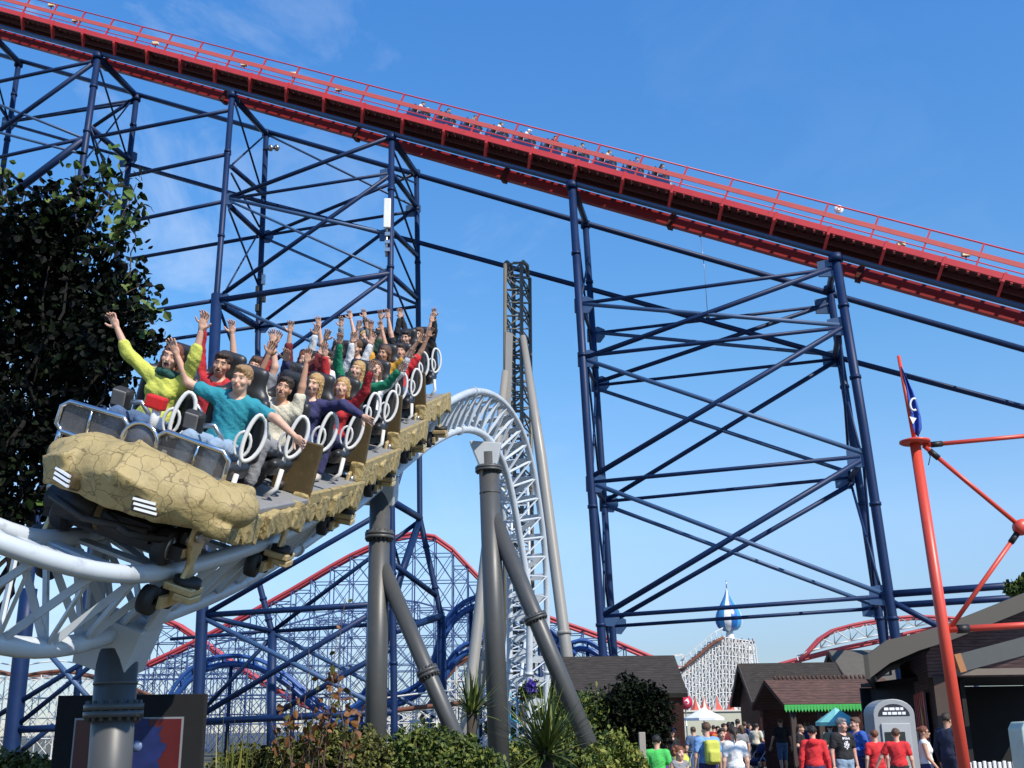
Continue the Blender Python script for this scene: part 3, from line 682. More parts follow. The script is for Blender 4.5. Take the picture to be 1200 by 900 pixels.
    def bmat(p):
        q = ((p-hc)@Rh)/hs; m_ = np.zeros(len(p), int)
        for x in (-1,1):
            e = (np.abs(q[:,0]-x*.03) < .0145) & (np.abs(q[:,2]-.012) < .0048) & (q[:,1] < -.075); m_[e] = 1
            e = (np.abs(q[:,0]-x*.03) < .007) & (np.abs(q[:,2]-.012) < .0052) & (q[:,1] < -.075); m_[e] = 2
            e = (np.abs(q[:,0]-x*.032) < .022) & (np.abs(q[:,2]-.036) < .006) & (q[:,1] < -.065); m_[e] = 5
        lip = ((q[:,0]/.027)**2+((q[:,2]+.056)/(.007+op))**2 < 1) & (q[:,1] < -.08); m_[lip] = 3
        if op > .005:
            mo = ((q[:,0]/.024)**2+((q[:,2]+.056)/op)**2 < 1) & (q[:,1] < -.07); m_[mo] = 4
            te = mo & (q[:,2] > -.056+op*.35); m_[te] = 6
        return m_
    body = mesh_np('person', parts, [SKIN[skin], M_EYE, M_IRIS, M_LIP, M_MOUTH, hair_mat(hair[1] if hair[1] in HAIR else 'dark'), M_TEETH], mw=mw, matfn=bmat)
    tag(body, label, cat, group)
    # --- shirt
    g = .013*c
    wr = lambda P: .0055*np.sin(P[...,0]*48+P[...,2]*43+2*np.sin(P[...,2]*19))*np.sin(P[...,2]*37+P[...,1]*29)
    T = [(el(J['pel']+np.array((0,0,.05))*c, np.array((.165,.12,.10))*c+g), .04, '+'), (el(J['waist'], np.array((.145 if not woman else .128,.105,.16))*c+g), .05, '+'), (el(J['chest'], np.array((.168 if not woman else .148,.118,.175))*c+g), .05, '+'),
         (rc(J['shL']*.84+J['nb']*.16, J['shR']*.84+J['nb']*.16, .064*c+g), .05, '+')]
    if woman:
        for x in (-.065,.065): T.append((el(J['chest']+np.array((x,-.095,-.02))*c, np.array((.057,.052,.057))*c+g*.7), .03, '+'))
    for s in 'LR':
        if sleeve == 'none': continue
        e = J['el'+s]; w_ = J['wr'+s]
        if sleeve == 'short': T.append((rc(J['sh'+s], J['sh'+s]*.42+e*.58, .056*c+g, .052*c+g), .03, '+'))
        else:
            T.append((rc(J['sh'+s], e, .054*c+g, .044*c+g), .03, '+'))
            T.append((rc(e, (e*.1+w_*.9) if sleeve == 'long' else (e*.65+w_*.35), .044*c+g, (.031 if sleeve == 'long' else .040)*c+g), .02, '+'))
    if hood: T.append((el(J['nb']+np.array((0,.10,-.01))*c, np.array((.11,.06,.075))*c), .03, '+'))
    T.append((el(J['nb']+np.array((0,-.035,.035))*c, np.array((.075,.085,.075))*c), .01, '-'))
    lg = None
    if logo:
        def lg(p):
            q = p-J['chest']; m_ = np.zeros(len(p), int)
            m_[(q[:,1] < -.06) & (np.abs(q[:,2]-.09) < .018) & (np.abs(q[:,0]) < .085) & (np.sin(q[:,0]*190) > -.3)] = 1
            m_[(q[:,1] < -.06) & ((q[:,0]/.06)**2+((q[:,2]+.03)/.075)**2 < 1) & (np.sin(q[:,0]*110+q[:,2]*60)*np.sin(q[:,2]*120) > -.25)] = 1
            return m_
    mesh_np('shirt', [sdf_mesh(T, hr, wr)], [CL[shirt]]+([CL['white']] if logo else []), parent=body, matfn=lg)
    # --- trousers, shoes
    T = [(el(J['pel'], np.array((.165,.12,.12))*c+g*.6), .04, '+')]
    for s in 'LR':
        T.append((rc(J['hip'+s], J['knee'+s], .087*c+g, .060*c+g), .05, '+'))
        if not shorts: T.append((rc(J['knee'+s], J['knee'+s]*.08+J['ank'+s]*.92, .060*c+g, .048*c+g), .02, '+'))
    mesh_np('shorts' if shorts else 'trousers', [sdf_mesh(T, hr, wr)], [CL[legs]], parent=body)
    for s in 'LR':
        a = J['ank'+s]
        mesh_np('shoe', [sdf_mesh([(rc(a+np.array((0,.03,-.045))*c, a+np.array((0,-.14,-.055))*c, .042*c, .036*c), .02, '+'), (rc(a+np.array((0,.0,.0)), a+np.array((0,.0,-.04))*c, .045*c), .02, '+')], hr)], [shoes or M_SHOE], parent=body)
    # --- hair
    st, hcol = hair
    if st != 'bald':
        HP = []
        hp(el((0,.02,.052), (.087,.102,.090)), .015)
        if st == 'short': hp(el((0,-.045,.095), (.062,.05,.03)), .02)
        if st in ('long','bob'):
            L = -.2 if st == 'long' else -.09
            hp(rc((0,.07,.02), (0,.085,L), .075,.06), .03)
            for x in (-1,1): hp(rc((x*.07,.02,.02), (x*.085,.03,L*.9), .035,.028), .025)
        if st == 'curly':
            for i in range(26):
                t = i*2.399; z = -.5+1.4*i/26; rr_ = math.sqrt(max(0,1-z*z)); hp(el((.10*rr_*math.cos(t), .03+.10*rr_*math.sin(t) if math.sin(t) > -.4 else .05, .03+.10*z), (.04,.04,.04)), .01)
        if st == 'bun': hp(el((0,.12,.06), (.045,.04,.045)), .01)
        if st == 'tail': hp(rc((0,.11,.03), (0,.15,-.16), .03,.015), .015)
        if st == 'cap':
            hp(rc((0,-.05,.075), (0,-.16,.055), .06,.05), .02); hp(el((0,-.13,.03), (.1,.1,.03)), .01, '-')
        hp(el((0,-.10,-.042), (.064,.085,.105)), .012, '-'); 
        if st == 'short':
            for x in (-1,1): hp(el((x*.1,-.02,-.045), (.06,.07,.06)), .01, '-')
            hp(el((0,.1,-.09), (.1,.09,.055)), .01, '-')
        ph = (sum(map(ord, label)) % 97)*.7; hn = lambda P: .0045*np.sin(P[...,0]*150+ph+3*np.sin(P[...,2]*50))*np.sin(P[...,1]*80+P[...,2]*40)+.006*np.sin(P[...,0]*37+ph)*np.sin(P[...,2]*43+ph*2)*np.sin(P[...,1]*31)
        mesh_np('cap' if st == 'cap' else 'hair', [sdf_mesh(HP, max(lr, .008), hn)], [hair_mat(hcol) if st != 'cap' else CL[hcol if hcol in CL else 'black']], parent=body)
    if scarf:
        HP = []
        for i in range(9):
            t = 2*math.pi*i/9; HP.append((el(J['nb']+np.array((.075*math.cos(t), -.02+.07*math.sin(t), .02+.012*math.sin(t*3)))*c, np.array((.045,.045,.038))*c), .02, '+'))
        mesh_np('scarf', [sdf_mesh(HP, .01, wr)], [CL[scarf]], parent=body)
    if sunglasses:
        mb = MB()
        for x in (-1,1): mb.box((x*.032*hs,-.1*hs,.012*hs), (.05*hs,.012,.034*hs))
        mb.box((0,-.104*hs,.018*hs), (.03*hs,.008,.008))
        for x in (-1,1): mb.box((x*.073*hs,-.045*hs,.015*hs), (.006,.115*hs,.01))
        Rm = Matrix(Rh.tolist()); mb.v = [tuple(Rm@Vector(v)+Vector(hc)) for v in mb.v]
        mb.build('sunglasses', M_BLACK, body)
    return body, J
# ================================================================== the coaster train
def rock_material():
    m = mat('gold_rock', (0.345,0.265,0.115), 0.62, 0.0, var=0.3, scale=5, bump=0.45, bscale=30, dirt=(0.25,0.185,0.075))
    t = m.node_tree; b = t.nodes['Principled BSDF']; l = b.inputs['Base Color'].links[0]; src = l.from_socket
    co = t.nodes.new('ShaderNodeTexCoord'); nz_ = t.nodes.new('ShaderNodeTexNoise'); nz_.inputs['Scale'].default_value = 7
    mxv = t.nodes.new('ShaderNodeMixRGB'); mxv.inputs['Fac'].default_value = 0.12
    v = t.nodes.new('ShaderNodeTexVoronoi'); v.feature = 'DISTANCE_TO_EDGE'; v.inputs['Scale'].default_value = 10.5
    t.links.new(co.outputs['Object'], nz_.inputs['Vector']); t.links.new(co.outputs['Object'], mxv.inputs['Color1']); t.links.new(nz_.outputs['Color'], mxv.inputs['Color2']); t.links.new(mxv.outputs[0], v.inputs['Vector'])
    rmp = t.nodes.new('ShaderNodeValToRGB'); rmp.color_ramp.elements[0].position = 0.0; rmp.color_ramp.elements[0].color = (0.28,0.25,0.20,1); rmp.color_ramp.elements[1].position = 0.035; rmp.color_ramp.elements[1].color = (1,1,1,1)
    mu = t.nodes.new('ShaderNodeMixRGB'); mu.blend_type = 'MULTIPLY'; mu.inputs['Fac'].default_value = 0.85
    t.links.new(v.outputs['Distance'], rmp.inputs[0]); t.links.new(src, mu.inputs['Color1']); t.links.new(rmp.outputs[0], mu.inputs['Color2']); t.links.new(mu.outputs[0], b.inputs['Base Color'])
    return m
M_ROCK = rock_material()
M_OLIVE = mat('brown_panel', (0.085,0.058,0.022), 0.6, var=0.4, scale=9, dirt=(0.14,0.10,0.045))
M_GOLD = mat('gold_bracket', (0.62,0.47,0.24), 0.35, 0.35, var=0.18, scale=12, dirt=(0.16,0.11,0.05))
M_FLOOR = mat('grey_floor', (0.22,0.22,0.22), 0.7, var=0.15, scale=20)
M_SEAT = mat('black_seat_shell', (0.022,0.022,0.024), 0.42, var=0.2, scale=10)
M_PAD = mat('grey_pad', (0.17,0.16,0.15), 0.6, var=0.15, scale=20)
M_LOOP = mat('white_tube_paint', (0.66,0.65,0.62), 0.3, var=0.05)
M_CHROME = mat('chrome_tube', (0.62,0.62,0.63), 0.16, 1.0, var=0.05)
M_MESH = mat('smoked_panel', (0.16,0.16,0.17), 0.25, 0.2, var=0.2, scale=30); M_MESH.node_tree.nodes['Principled BSDF'].inputs['Alpha'].default_value = .62
M_LED = mat('lamp_strip', (0.85,0.86,0.9), 0.2)
CARL = 1.76; ROWS = (0.44, 1.30)
def frame_at(i):
    i = int(round(i)); i2_ = min(i+int(CARL*SC/DS*0.8), len(NRp)-1)
    x = (LAT[i]+LAT[i2_]).normalized(); y = (ctr[i2_]-ctr[i]).normalized(); x = (x-y*x.dot(y)).normalized(); z = x.cross(y)
    M4 = Matrix((x, y, z)).transposed().to_4x4(); M4.translation = ctr[i]; return M4
def rock_nose(parent):
    P = [(el((0,-.36,.55), (.56,.30,.26)), .09, '+'), (el((.42,-.32,.56), (.38,.28,.21)), .06, '+'), (el((-.42,-.30,.55), (.33,.26,.24)), .06, '+'), (el((-.70,-.20,.55), (.19,.16,.14)), .04, '+'),
         (el((.74,-.14,.57), (.22,.28,.14)), .04, '+'), (el((.03,-.56,.47), (.44,.10,.17)), .07, '+'), (rbox((0,.05,.56), (1.5,.5,.26), .08), .08, '+'),
         (rbox((.15,-.42,.62), (.5,.5,.16), .02, rotm(.3,.35,.35)), .04, '+'), (rbox((-.5,-.38,.58), (.3,.45,.22), .02, rotm(-.3,.3,-.3)), .04, '+'), (rbox((.62,-.30,.50), (.42,.4,.13), .02, rotm(.5,.2,.25)), .03, '+'),
         (rbox((0,.30,.885), (1.9,.95,.25), .02), .03, '-'), (rbox((0,-.2,.225), (2.4,1.6,.30), .02), .04, '-'), (rbox((0,-.72,.40), (2.4,.3,.2), .02, rotm(0,.5,0)), .05, '-'), (rbox((.05,.06,.78), (1.3,.5,.2), .05), .04, '-')]
    def nz_(p):
        q = p*np.array((6.1,6.1,6.1)); f = np.abs(np.sin(q[...,0]*1.1+1.7*np.sin(q[...,2]*.9+.4)))*.010+np.abs(np.sin(q[...,2]*1.3+q[...,0]*.7+1.3*np.sin(q[...,1])))*.009+.003*np.sin(p[...,0]*31+p[...,2]*17)*np.sin(p[...,2]*27-p[...,1]*19)
        return f
    P = [(xf(p_, np.eye(3), (0,0,0)), k_, m_) for p_, k_, m_ in P]
    v_, q_ = sdf_mesh(P, .018, nz_); v_ = v_*np.array((.79,.95,1.0))+np.array((.14,0,0))
    o = mesh_np('nose', [(v_, q_)], [M_ROCK], parent=parent)
    o['label'] = 'cracked gold rock nose of the train with two lamp clusters'
    for cx, cz, cy, tilt in ((-.18,.49,-.50,.10),(.36,.485,-.56,-.02)):
        nn_ = v_[(np.abs(v_[:,0]-cx) < .05) & (np.abs(v_[:,2]-cz) < .035)]; cy = nn_[:,1].min()+.012 if len(nn_) else cy
        Rm = Matrix.Rotation(-.35 if cx < 0 else .2, 3, 'Z') @ Matrix.Rotation(tilt, 3, 'Y') @ Matrix.Rotation(-.15, 3, 'X')
        h_ = MB().box((0,0,0), (.175,.09,.10)); h_.v = [tuple(Rm@Vector(v)+Vector((cx,cy+.02,cz))) for v in h_.v]
        ho = h_.build('headlight', M_OLIVE, parent, .02)
        for k in range(3):
            l_ = MB().box((.012*k-.01,-.058,.028-.028*k), (.14,.016,.016)); l_.v = [tuple(Rm@Vector(v)+Vector((cx,cy+.02,cz))) for v in l_.v]
            l_.build('lamp_strip', M_LED, ho)
def make_car(front=False, last=False):
    t = thing('coaster_car', 'x', 'coaster car', group='cars of the gold rock train')
    MB().box((0,CARL/2-.1,.30), (.5,CARL-.15,.12)).build('chassis', M_DARK, t, .02)
    # stepped rock sill on each side, made of rough stones
    for sx in (-1,1):
        y0 = -.02 if not front else .15
        P = [(rbox((sx*.585,(y0+CARL-.06)/2,.34), (.10,CARL-.06-y0,.15), .012), .01, '+')]
        for k in range(5):
            yy = y0+.12+k*(CARL-.2-y0)/4.4; P.append((rbox((sx*(.60+.012*((k*7) % 3)),yy,.33-.012*(k % 2)), (.09,.26,.16+.03*((k*5) % 3)), .012, rotm(.12*((k%3)-1), .18*((k%4)-1.5), 0)), .01, '+'))
        P.append((rbox((sx*.56,.07,.39), (.14,.16,.17), .012, rotm(0,.2,0)), .01, '+'))
        so_ = mesh_np('rock_sill', [sdf_mesh(P, .016, lambda p: .004*np.sin(p[...,1]*47+p[...,2]*31)*np.sin(p[...,0]*53+p[...,2]*41))], [M_ROCK], parent=t)
        dm = so_.modifiers.new('facets','DECIMATE'); dm.ratio = .12; so_.data.polygons.foreach_set('use_smooth', np.zeros(len(so_.data.polygons), bool))
    MB().box((0,CARL/2+.02,.435), (1.22,CARL-.04,.045)).build('floor', M_FLOOR, t, .01)
    for ry in ROWS:
        if not (front and ry == ROWS[0]) and ry == ROWS[0]:
            for sx in (-1,1):
                MB().box((sx*.46,.04,.66), (.34,.05,.44)).build('side_panel', M_OLIVE, t, .01); MB().box((sx*.62,CARL/2,.43), (.05,CARL*.96,.10)).build('edge_trim', M_GOLD if False else M_ROCK, t, .01)
        MB().box((0,ry+.1,.58), (.50,.40,.24)).build('seat_base', M_DARK, t, .03)
        for sx in (-1,1):
            x = sx*.275
            dz = -.055
            # seat shell: pan, curved back with head rest, side wings
            s = mesh_np('seat', [sdf_mesh([(rbox((x,ry,.68), (.40,.42,.10), .045), .03, '+'), (rbox((x,ry+.205,.98), (.36,.09,.56), .05, rotm(0,-.10,0)), .04, '+'), (rbox((x,ry+.24,1.31), (.25,.085,.24), .05, rotm(0,-.05,0)), .06, '+'),
                (rc((x-.18,ry+.2,.80),(x-.18,ry+.17,1.18),.06,.045), .03, '+'), (rc((x+.18,ry+.2,.80),(x+.18,ry+.17,1.18),.06,.045), .03, '+'), (rc((x-.19,ry+.1,.73),(x-.19,ry-.18,.73),.045), .03, '+'), (rc((x+.19,ry+.1,.73),(x+.19,ry-.18,.73),.045), .03, '+')], .022)], [M_SEAT], parent=t)
            s.location.z = .0
            # big white grab loop beside the seat
            cx, cy, cz = x+.24, ry-.04, .96; ring = []
            for k in range(22):
                a = 2*math.pi*k/22; px = .088*math.cos(a)*(1.0 if math.cos(a) > 0 else .55); pz = .165*math.sin(a)
                ring.append(Vector((cx+px*.82, cy+px*.5+pz*.22, cz+pz)))
            MB().tube(ring, .0155, 10, closed=True).build('grab_loop', M_LOOP, s)
            MB().tube([(cx-.02,cy-.035,cz-.16),(cx-.03,cy-.02,cz-.24),(cx-.08,cy+.05,cz-.30)], .018, 8).build('loop_mount', M_LOOP, s)
            ring2 = [Vector((cx-.05+.05*math.cos(2*math.pi*k/14), cy+.02*math.cos(2*math.pi*k/14)-.01, cz-.06+.09*math.sin(2*math.pi*k/14))) for k in range(14)]
            MB().tube(ring2, .012, 8, closed=True).build('inner_loop', M_LOOP, s)
            lb = MB().box((x-.12,ry-.22,.965), (.14,.10,.16), Matrix.Rotation(.2, 3, 'X')).build('lap_bar', M_BLACK, s, .03)
            MB().box((x-.12,ry-.275,.97), (.10,.02,.11), Matrix.Rotation(.2, 3, 'X')).build('lap_pad', M_PAD, s, .008)
            MB().tube([(x-.02,ry-.27,.97),(x+.05,ry-.27,.99),(x+.11,ry-.25,.93),(x+.12,ry-.18,.78)], .018, 8).build('lap_tube', M_STEEL, s)
            MB().tube([(x+.24,ry-.12,.70),(x+.26,ry-.18,.56),(x+.2,ry-.2,.48)], .02, 8).build('foot_strut', M_LOOP, s)
    # wheel carriers at the front axle (and the rear one of the last car)
    for ay in ((0.0, CARL-.25) if last else (0.0,)):
        MB().tube([(-.42,ay,.24),(.42,ay,.24)], .05, 10).build('axle', M_DARK, t)
        for sx in (-1,1):
            x = sx*GAUGE/2/SC
            b = MB().prism([(x+sx*.13,ay-.10,.36),(x+sx*.13,ay+.10,.38),(x+sx*.13,ay+.12,.26),(x+sx*.13,ay+.04,.10),(x+sx*.13,ay+.09,-.06),(x+sx*.13,ay-.09,-.06),(x+sx*.13,ay-.04,.10),(x+sx*.13,ay-.12,.26)], (sx*.035,0,0)).build('wheel_bracket', M_GOLD, t, .012)
            mk = MB()
            for yy in (-.06,.06): mk.cyl((x+sx*.16,ay+yy,.30), (x+sx*.20,ay+yy,.30), .04, 12)
            mk.build('bearing_cap', M_STEEL, b)
            MB().box((x+sx*.15,ay,-.06), (.20,.20,.05)).build('guide_housing', M_GOLD, b, .01)
            MB().box((x+sx*.19,ay,-.115), (.13,.17,.05)).build('lower_housing', M_GOLD, b, .01)
            for yy in (-.13,.13):
                w_ = MB().lathe((x-sx*.045,ay+yy*1.0,.07+.115), [(.02,0),(.112,0),(.118,.012),(.118,.078),(.112,.09),(.02,.09)], 26, (sx,0,0)).build('wheel', M_BLACK, b)
                MB().lathe((x+sx*.04,ay+yy,.07+.115), [(.001,.006),(.075,.006),(.08,0),(.085,.004)], 20, (sx,0,0)).build('wheel_rim', M_STEEL, b)
                MB().lathe((x,ay+yy,-.07-.105), [(.02,-.04),(.095,-.04),(.1,0),(.095,.04),(.02,.04)], 22, (sx,0,0)).build('under_wheel', M_BLACK, b)
            MB().lathe((x+sx*.165,ay,-.045), [(.02,0),(.09,0),(.09,.055),(.02,.055)], 20, (0,0,1)).build('side_wheel', M_BLACK, b)
            mk = MB(); mk.beam((x+sx*.12,ay-.15,.18),(x+sx*.12,ay+.15,.18),.03,.06); mk.beam((x+sx*.08,ay-.14,-.17),(x+sx*.08,ay+.14,-.17),.03,.08); mk.box((x+sx*.1,ay,-.12),(.04,.06,.14))
            mk.build('wheel_arm', M_GOLD, b)
    mk = MB(); mk.beam((0,.1,.27),(.36,CARL-.3,.27),.05,.08); mk.beam((0,.1,.27),(-.36,CARL-.3,.27),.05,.08); mk.beam((-.42,CARL-.3,.27),(.42,CARL-.3,.27),.06,.1); mk.beam((0,CARL-.3,.28),(0,CARL+.03,.28),.07,.07)
    mk.build('underframe', M_DARK, t)
    if front:
        rock_nose(t)
        mk = MB(); mk.cyl((-.36,-.22,.27),(-.08,-.22,.27),.105,18); mk.cyl((-.5,-.12,.25),(-.3,-.12,.25),.085,16); mk.box((.1,-.1,.25),(.4,.3,.12)); mk.beam((-.5,-.1,.17),(.5,-.1,.17),.12,.09)
        mk.tube([(0,-.3,.3),(.2,-.35,.24),(.4,-.2,.25)], .03, 8); mk.tube([(-.4,-.3,.3),(-.1,-.38,.25),(.3,-.3,.28)], .025, 8)
        mk.build('front_machinery', M_DARK, t)
        mk = MB(); mk.lathe((-.07,-.22,.27), [(.001,.012),(.07,.012),(.09,0),(.105,0)], 18, (1,0,0)); mk.build('motor_cap', mat('tan_cap', (0.33,0.25,0.14), 0.5), t)
        # chrome front rail with smoked panels
        for sx in (-1,1):
            fr_ = [Vector((sx*a, -.12-.02*(a < .2), z)) for a, z in ((.11,.68),(.56,.68),(.61,.72),(.61,.84),(.56,.885),(.16,.90),(.11,.86))]
            w_ = MB().tube(fr_, .017, 10, closed=True).build('rail_frame', M_CHROME, t)
            MB().prism([(sx*.12,-.125,.69),(sx*.59,-.115,.69),(sx*.59,-.115,.87),(sx*.13,-.125,.88)], (0,.012,0)).build('smoked_panel', M_MESH, w_)
            MB().tube([(sx*.38,-.13,.69),(sx*.39,-.13,.88)], .01, 8).build('rail_post', M_CHROME, w_)
            MB().tube([(sx*.57,-.12,.68),(sx*.58,-.10,.56)], .02, 8).build('rail_foot', M_CHROME, w_)
        d = MB().lathe((0,-.15,.78), [(.001,0),(.12,0),(.12,.02),(.001,.02)], 26, (0,1,0)).build('centre_disc', M_MESH, t)
        MB().tube([Vector((.125*math.cos(a), -.15, .78+.125*math.sin(a))) for a in [2*math.pi*k/24 for k in range(24)]], .014, 8, closed=True).build('disc_ring', M_CHROME, d)
        MB().tube([(.03,-.1,.86),(.02,-.08,1.02)], .03, 10).build('camera_post', M_LOOP, t); MB().box((.0,-.08,1.05),(.13,.09,.09)).build('red_camera', mat('red_plastic', (0.6,0.02,0.02), 0.35), t, .015)
    return t
def kids(o): return [c for c in COL.objects if c.parent == o]
def copy_tree(o, parent=None):
    c = o.copy(); COL.objects.link(c)
    if parent is not None: c.parent = parent
    for ch in list(o.children): copy_tree(ch, c)
    return c
cars = [make_car(front=True)]
plain = make_car(); cars.append(plain); lastc = make_car(last=True)
bpy.context.view_layer.update()
for k in range(2): cars.append(copy_tree(plain))
cars.append(lastc)
car_lab = ['front car with the cracked gold rock nose and headlamps', 'second car directly behind the gold rock nose car', 'middle car of the gold rock train, third from the nose', 'fourth car of the gold rock train, last but one', 'rearmost car of the gold rock train, nearest the hump']
FR = []
for k, t in enumerate(cars):
    t.matrix_world = frame_at(I_FRONT + k*CARL*SC/DS) @ Matrix.Rotation(R(0 if k == 0 else -4), 4, 'X') @ Matrix.Scale(SC, 4); t['label'] = car_lab[k]; FR.append(t.matrix_world.copy())
# ------------------------------------------------------------------ riders
UPA = ((-.2,-.1,1),(-.05,-.05,1)); 
def arms(l, r): return (l, r)
A_up = lambda sx, o=.25, f=-.1, o2=.0: ((sx*o, f, 1), (sx*o2, f, 1))
RID = [ # row, side, label, kwargs
 (0,-1,'woman in a lime jumper and green scarf with arms flung wide in the front row', dict(shirt='lime', sleeve='mid', hair=('long','auburn'), face='open', woman=True, scarf='bottle', arms=(((-.8,-.2,.38),(-.6,-.05,.8)),((.12,-.3,.9),(.10,-.1,1))), curl=(1.2,.5), roll=.05, yaw=.15)),
 (0,1,'blond man in a teal T-shirt with both arms stretched sideways in the front row', dict(shirt='teal', sleeve='short', hair=('short','fair'), face='shut', arms=(((-.95,-.2,.15),(-.55,-.15,.75)),((.75,-.35,-.05),(.95,-.3,-.35))), legs='lightjeans', roll=-.12, pitch=-.05)),
 (1,-1,'dark haired man in a red jumper, both arms straight up, behind the lime jumper', dict(shirt='red', sleeve='long', hair=('short','dark'), face='smile', arms=(A_up(-1,.25,-.1,.05),((.55,-.1,.55),(.15,-.1,1))), skin='tan', yaw=.2)),
 (1,1,'dark haired boy peering out behind the teal T-shirt with bare arms raised', dict(shirt='cream', sleeve='short', hair=('short','dark'), face='smile', arms=(A_up(-1,.35,-.1,-.1),A_up(1,.1,-.1,-.05)), H=1.6, yaw=.15, skin='tan')),
 (2,-1,'fair haired rider in the third row with wrists crossed high', dict(shirt='grey', sleeve='short', hair=('short','brown'), face='shut', arms=(A_up(-1,.2,-.1,.3),A_up(1,.2,-.1,-.3)))),
 (2,1,'blonde girl in a navy jacket reaching her arm across towards the outside', dict(shirt='navy', sleeve='long', hair=('long','blond'), face='smile', woman=True, arms=(((-.3,-.5,.3),(-.1,-.6,.7)),((.75,-.35,.1),(.9,-.3,-.1))), yaw=-.1)),
 (3,-1,'rider in a dark red top with one bent arm up in the fourth row', dict(shirt='maroon', sleeve='long', hair=('short','black'), face='shut', arms=(A_up(-1,.5,-.1,-.1),A_up(1,.4,-.1,.2)))),
 (3,1,'fair haired girl in a red top and white cuffs behind the navy jacket', dict(shirt='red', sleeve='long', hair=('bob','blond'), face='smile', woman=True, arms=(A_up(-1,.1,-.2,.1),((.45,-.2,.75),(.1,-.15,1))))),
 (4,-1,'auburn haired woman in a maroon cardigan, arms up, fifth row', dict(shirt='maroon', sleeve='mid', hair=('long','auburn'), face='open', woman=True, arms=(A_up(-1,.2,-.1,-.1),A_up(1,.2,-.1,.2)))),
 (4,1,'blonde woman in a bright green sweater, fifth row outer seat', dict(shirt='green', sleeve='long', hair=('long','blond'), face='smile', woman=True, arms=(A_up(-1,.3,-.2,.1),((.75,-.15,.35),(.45,-.1,.8))))),
 (5,-1,'dark haired man in a white long sleeved shirt, sixth row inner seat', dict(shirt='white', sleeve='long', hair=('short','dark'), face='smile', arms=(A_up(-1,.2,0,.0),A_up(1,.3,0,.0)))),
 (5,1,'brown haired woman in white sleeves leaning out behind the green sweater', dict(shirt='white', sleeve='long', hair=('long','brown'), face='smile', woman=True, arms=(A_up(-1,.1,0,-.2),((.6,-.1,.6),(.25,-.1,1))))),
 (6,-1,'black haired woman in a dark vest with thin bare arms raised, seventh row', dict(shirt='black', sleeve='none', hair=('bob','black'), face='open', woman=True, arms=(A_up(-1,.45,0,.2),A_up(1,.3,0,.1)))),
 (6,1,'woman in a mustard yellow top with a bare arm thrown out, seventh row', dict(shirt='mustard', sleeve='short', hair=('bob','brown'), face='smile', woman=True, skin='tan', arms=(A_up(-1,.2,0,.1),((.7,-.1,.6),(.6,-.1,.8))))),
 (7,-1,'rider in a grey hooded top with both hands up, eighth row', dict(shirt='grey', sleeve='long', hair=('short','brown'), face='smile', arms=(A_up(-1,.3,0,.1),A_up(1,.2,0,-.1)))),
 (7,1,'dark haired man in a crimson T-shirt, eighth row outer seat', dict(shirt='scarlet', sleeve='short', hair=('short','dark'), face='smile', skin='tan', arms=(A_up(-1,.3,0,.2),A_up(1,.5,0,.2)))),
 (8,-1,'blonde rider in a dark green top, ninth row', dict(shirt='darkgreen', sleeve='short', hair=('bob','blond'), face='open', woman=True, arms=(A_up(-1,.2,0,.1),A_up(1,.4,0,-.2)))),
 (8,1,'man in a black T-shirt and white undersleeves, ninth row outer seat', dict(shirt='black', sleeve='short', hair=('short','black'), face='smile', arms=(A_up(-1,.3,0,.1),((.5,-.1,.8),(.3,0,1))))),
 (9,-1,'rider in a black cap at the far inner end of the train', dict(shirt='black', sleeve='long', hair=('cap','black'), face='smile', arms=(A_up(-1,.3,0,.1),A_up(1,.3,0,.2)))),
 (9,1,'rider in black with one arm up in the rearmost outer seat', dict(shirt='black', sleeve='long', hair=('short','brown'), face='smile', arms=(A_up(-1,.3,0,.3),A_up(1,.35,0,.1)), legs='black')),
]
for row, sd_, lab, kw in RID:
    Mc = FR[row//2]; ry = ROWS[row % 2]
    Mw = Mc.normalized() @ Matrix.Translation((sd_*.275*SC, (ry+.06)*SC, .805*SC))
    rj = random.Random(row*2+sd_); jit = lambda d: tuple(x+rj.uniform(-.16,.16) for x in d)
    if row > 0 or sd_ < 0: kw['arms'] = tuple(tuple(jit(d) for d in a_) for a_ in kw.get('arms'))
    kw.setdefault('curl', (rj.uniform(.15,1.1), rj.uniform(.15,1.1))); kw.setdefault('roll', rj.uniform(-.15,.15)); kw.setdefault('pitch', rj.uniform(-.25,.1)); kw.setdefault('yaw', rj.uniform(-.3,.3))
    kw.setdefault('legs', ['jeans','black','navy','grey','jeans'][(row*2+sd_) % 5])
    near = row < 3
    person(lab, Mw, seated=True, hr=.014 if near else .018, lr=.0065 if row < 2 else (.008 if row < 5 else .010), group='riders on the gold rock train', shoes=(M_SHOE2 if row % 3 == 0 else M_SHOE), **kw)
# riders of the small train on the lift hill
FL_ = [(0,'short','dark','white'),(1,'short','black','navy'),(2,'short','dark','grey'),(3,'bob','brown','white'),(4,'cap','white','white'),(5,'short','dark','maroon'),(6,'short','black','grey'),(7,'bob','brown','cream'),(8,'short','dark','blue'),(9,'bob','dark','black')]
for i, st, hc_, shc in FL_:
    s = s_of(us[i])
    M4 = Matrix.Translation(tk(s-.22, TRW-.05, TRV+.78)) @ rot_t.to_4x4() @ Matrix.Rotation(R(90), 4, 'Z') @ Matrix.Translation((0,0,0))
    person('%s haired rider in %s in the %s car on the lift hill' % ({'dark':'dark','black':'black','brown':'brown','white':'white capped, fair'}[hc_], shc, ORD[9-i]), M4, seated=True, shirt=shc, hair=(st, hc_), sleeve='short', hr=.03, lr=.016, group='riders on the lift hill train', legs='jeans', face='shut')
